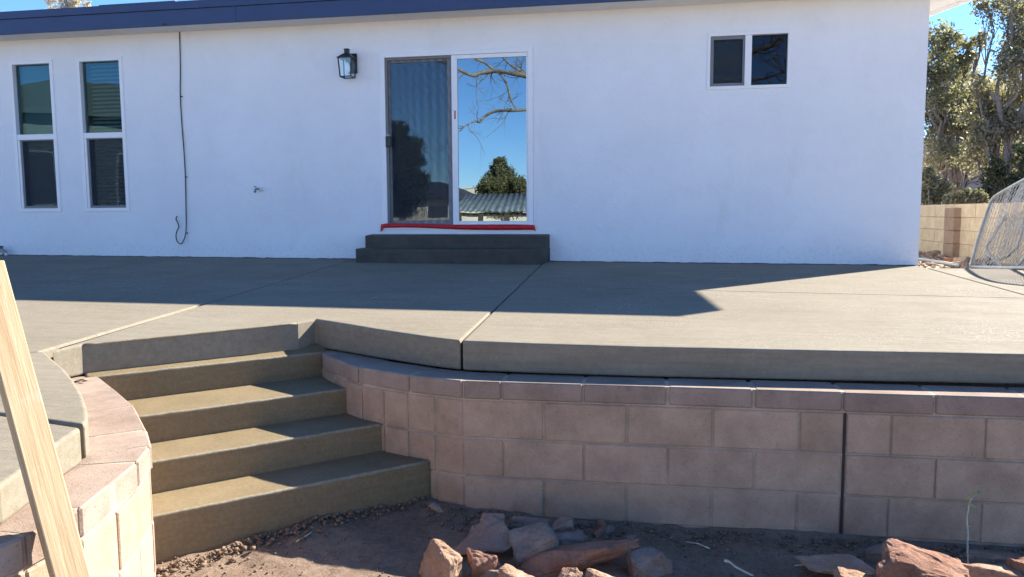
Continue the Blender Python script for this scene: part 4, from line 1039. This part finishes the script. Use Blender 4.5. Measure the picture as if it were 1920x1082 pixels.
# the tree that peeks over the roof
d8 = 27.0
b = atd(130, 430, d8); b.z = -0.3
cluster_tree('roof_tree', 'pale seed laden treetop peeking over the roof at far left', b, 4.5,
    cl([(100,4,12,160),(120,-4,14,180),(145,0,13,180),(165,8,7,60),(110,30,25,260),(140,40,30,260),(130,-25,18,200)], d8), BLOSS, BARK, 0.05, trunk_r=0.16, twigs=10)

# ------------------------------------------------------------------ neighbours
def simple_house(name, label, cx, cyy, wx, wy, z0, zw, zr, wallm, roofm, wins, rotz=0.0):
    h_ = empty(name, (cx, cyy, z0)); tag(h_, label, 'house')
    R = Matrix.Rotation(rotz, 3, 'Z'); tr = lambda p: tuple(Vector((cx, cyy, 0)) + R @ Vector(p))
    def bld(mb, n, m, par=h_):
        mb.v = [tr(v) for v in mb.v]; return mb.build(n, m, par)
    bld(MB().box(-wx/2, wx/2, -wy/2, wy/2, z0, zw), 'wall', wallm)
    o_ = 0.5
    m = MB().add([(-wx/2-o_,-wy/2-o_,zw+0.003),(wx/2+o_,-wy/2-o_,zw+0.003),(wx/2+o_,wy/2+o_,zw+0.003),(-wx/2-o_,wy/2+o_,zw+0.003),
                  (-wx/2-o_,-wy/2-o_,zw+0.18),(wx/2+o_,-wy/2-o_,zw+0.18),(wx/2+o_,wy/2+o_,zw+0.18),(-wx/2-o_,wy/2+o_,zw+0.18),(-wx/2+wy/2.5,0,zr),(wx/2-wy/2.5,0,zr)],
                 [(3,2,1,0),(0,1,5,4),(1,2,6,5),(2,3,7,6),(3,0,4,7),(4,5,9,8),(5,6,9),(6,7,8,9),(7,4,8)])
    bld(m, 'roof', roofm)
    for (xa, xb, za, zb, side) in wins:
        yy = side*(wy/2)
        f = bld(MB().box(xa, xb, min(yy, yy+side*0.03), max(yy, yy+side*0.03), za, zb), 'window', VINYL)
        bld(MB().box(xa+0.06, xb-0.06, min(yy+side*0.031, yy+side*0.036), max(yy+side*0.031, yy+side*0.036), za+0.06, zb-0.06), 'pane', PANELM, f)
    return h_
q = atd(1800, 350, 33)
simple_house('neighbour_house', 'dull mauve house glimpsed through the trees above the tan wall', q.x+1.5, q.y+4, 9, 7, -0.4, 2.6, 4.0, LAVW, DARKR, [(-3.4,-2.0,0.6,1.8,-1),(0.5,2.0,0.6,1.8,-1)])
# behind the camera: what the glass mirrors
def rx(x, t): return refl(x, 400, t).x
t0 = 56.0
q = refl(800, 380, t0)
simple_house('neighbour_house', 'dark roofed house mirrored low in the left door panel', q.x-1.0, q.y-4, 7.5, 7, -1.2, 1.55, 3.0, CREAM, DARKR, [(-2.2,-1.0,0.2,1.2,1),(1.0,2.4,0.2,1.2,1)])
q = refl(110, 300, 26)
simple_house('neighbour_house', 'grey green hipped house mirrored in the left windows', q.x-1.5, q.y-3.5, 8, 7, -1.2, 3.9, 5.6, plain('grey_green_wall', (0.20, 0.24, 0.23), 0.9, 0.1), plain('grey_roof', (0.11, 0.13, 0.13), 0.9, 0.1), [(-2.6,-1.4,0.9,2.7,1),(0.4,1.6,0.9,2.7,1)], -0.75)
bwall = empty('yard_wall', (rx(900, 62), refl(900, 400, 62).y, -1.0)); tag(bwall, 'long cream garden wall mirrored low in the door glass', 'wall')
q = bwall.location
MB().box(-60, 40, q.y-0.1, q.y+0.1, -1.1, 2.55).build('panel', CREAM, bwall); MB().box(-60, 40, q.y-0.14, q.y+0.14, 2.553, 2.63).build('coping', CREAM, bwall)
# metal roofed shelter
ts = 40.0
xa, xb = rx(835, ts), rx(1015, ts); ys = refl(930, 400, ts).y; zt = refl(930, 363, ts+2).z; ze = refl(930, 396, ts).z
sh = empty('metal_shelter', ((xa+xb)/2, ys, -1.0)); tag(sh, 'open shelter with corrugated metal roof mirrored in the right door panel', 'shelter')
nx = 90; V = []; F = []
for i in range(nx+1):
    u = i/nx; x = xa + (xb-xa)*u; wv = 0.035*math.sin(u*nx*math.pi/3)
    V += [(x + 0.25*math.sin(u*7)*0, ys, ze + wv), (x*0.86 + 0.14*(xa+xb)/2, ys-2.4, zt + wv)]
for i in range(nx): F.append((2*i, 2*i+2, 2*i+3, 2*i+1))
so_ = np_mesh('roof', V, F, METALR, sh); md = so_.modifiers.new('t', 'SOLIDIFY'); md.thickness = 0.02
for x in np.linspace(xa+0.4, xb-0.4, 4): MB().box(x-0.13, x+0.13, ys-0.35, ys-0.1, -1.1, ze-0.06).build('post', POST, sh)
MB().box(xa+0.1, xb-0.1, ys-0.30, ys-0.16, ze-0.25, ze-0.061).build('beam', POST, sh)
# conifers
def rcl(lst, dep):
    out = []
    for x, y, r, n in lst:
        n = n*3; r = r*1.15
        p = refl(x, y, dep + random.uniform(-1, 1)*r*dep/FPX); out.append((p, r*dep/FPX, n))
    return out
b = refl(945, 430, 45); b.z = -1.0
cluster_tree('juniper_tree', 'pointed olive juniper mirrored in the right door panel', b, 0.5,
    rcl([(938,303,9,500),(936,318,14,900),(930,335,18,1200),(948,335,18,1200),(922,355,20,1300),(945,358,24,1500),(966,350,20,1200),(980,358,18,1000),(925,380,24,1300),(955,385,28,1500),(985,380,22,1200),(1000,370,20,900)], 45), LEAFJ, BARK, 0.07, trunk_r=0.2, twigs=14, aspect=0.35)
b = refl(752, 440, 33); b.z = -1.0
cluster_tree('pine_tree', 'dark bushy pine mirrored in the left door panel', b, 0.5,
    rcl([(742,240,14,900),(752,258,20,1300),(766,278,24,1600),(745,285,24,1500),(778,300,18,1000),(752,315,28,1800),(785,330,16,900),(765,345,28,1700),(740,350,26,1500),(780,365,26,1500),(755,385,30,1700),(715,300,34,1500),(720,360,34,1500)], 33), LEAFP, BARK, 0.055, trunk_r=0.2, twigs=14, aspect=0.3)

# bare tree behind the camera
bt = empty('bare_tree', refl(1190, 430, 24.5)); bt.location.z = -1.0
tag(bt, 'large leafless pale barked tree whose branches mirror in the door', 'tree')
tk = MB(); base = Vector(bt.location); cr = refl(1175, 210, 24.5)
tk.tube(limb(base-Vector((0,0,0.2)), cr, 0, 6, 0.02), [0.42-0.03*i for i in range(7)], 12); tk.build('trunk', BARKP, bt)
lb = MB(); rnd = random.Random(11)
def grow(p, d, L, r, lvl):
    n = 5; pts = [Vector(p)]; dd = Vector(d)
    for i in range(n):
        dd = (dd + Vector((rnd.gauss(0,0.22), rnd.gauss(0,0.22), rnd.gauss(0.03,0.2)))).normalized(); pts.append(pts[-1] + dd*L/n)
    lb.tube(pts, [r*(1-0.6*i/n) for i in range(n+1)], 7 if lvl < 2 else 4, cap=False)
    if lvl >= 4 or r < 0.004: return
    for k in range(4 if lvl < 2 else 4):
        i = rnd.choice((1,2,3,4,5)); a = rnd.uniform(0, 6.28)
        u = dd.orthogonal().normalized(); v = dd.cross(u)
        nd = (dd*0.75 + (u*math.cos(a)+v*math.sin(a))*rnd.uniform(0.5, 1.0)).normalized()
        grow(pts[i], nd, L*rnd.uniform(0.45, 0.7), r*(1-0.6*i/n)*rnd.uniform(0.45, 0.62), lvl+1)
def traced(px_, r0, r1, t=24.5, tw=7):
    P_ = smooth_path([refl(x, y, t + 0.25*math.sin(x*0.05)) for x, y in px_], 4); m_ = len(P_)
    lb.tube(P_, [0.72*(r0+(r1-r0)*i/(m_-1))*(1+0.12*math.sin(i*1.7)) for i in range(m_)], 8)
    for k in range(tw):
        i = rnd.randrange(1, m_-1); a = rnd.uniform(0, 6.28); dd = (P_[i+1]-P_[i-1]).normalized(); u = dd.orthogonal().normalized(); v = dd.cross(u)
        grow(P_[i], (dd*0.5+(u*math.cos(a)+v*math.sin(a))).normalized(), rnd.uniform(0.5, 1.2), max(0.008, (r0+r1)*0.12), 1 if rnd.random() < 0.4 else 2)
traced([(1175,205),(1120,160),(1060,152),(1010,148),(985,142),(955,136),(930,133),(905,136),(885,142),(862,130),(840,118),(800,112),(745,118)], 0.16, 0.03, tw=16)
traced([(1160,230),(1090,205),(1030,200),(988,206),(955,209),(930,211),(912,219),(900,229),(893,227),(882,231),(868,240),(858,243)], 0.10, 0.015, tw=14)
traced([(932,133),(945,150),(952,165),(960,188),(968,204)], 0.05, 0.035, tw=5)
traced([(930,134),(905,116),(880,104),(860,92)], 0.06, 0.03, tw=8)
traced([(1000,146),(970,130),(950,115),(935,100)], 0.06, 0.03, tw=8)
traced([(1180,200),(1260,150),(1340,120),(1400,100),(1450,85),(1500,60)], 0.16, 0.05, tw=18)
traced([(1180,210),(1270,190),(1350,150),(1420,150),(1480,130)], 0.12, 0.04, tw=18)
for dx, dz in ((-0.6, 0.9), (0.5, 0.9), (0.1, 1.0), (-0.2, 0.8)):
    grow(cr, Vector((dx, rnd.uniform(-0.5, 0.3), dz)).normalized(), 4.0, 0.17, 0)
for x in (1330, 1380, 1430, 1470):
    q = refl(x, 190, 24.5); grow(q, Vector((rnd.uniform(-.4,.6), -0.1, 0.8)).normalized(), 2.4, 0.05, 1)
lb.build('limbs', BARKP, bt)
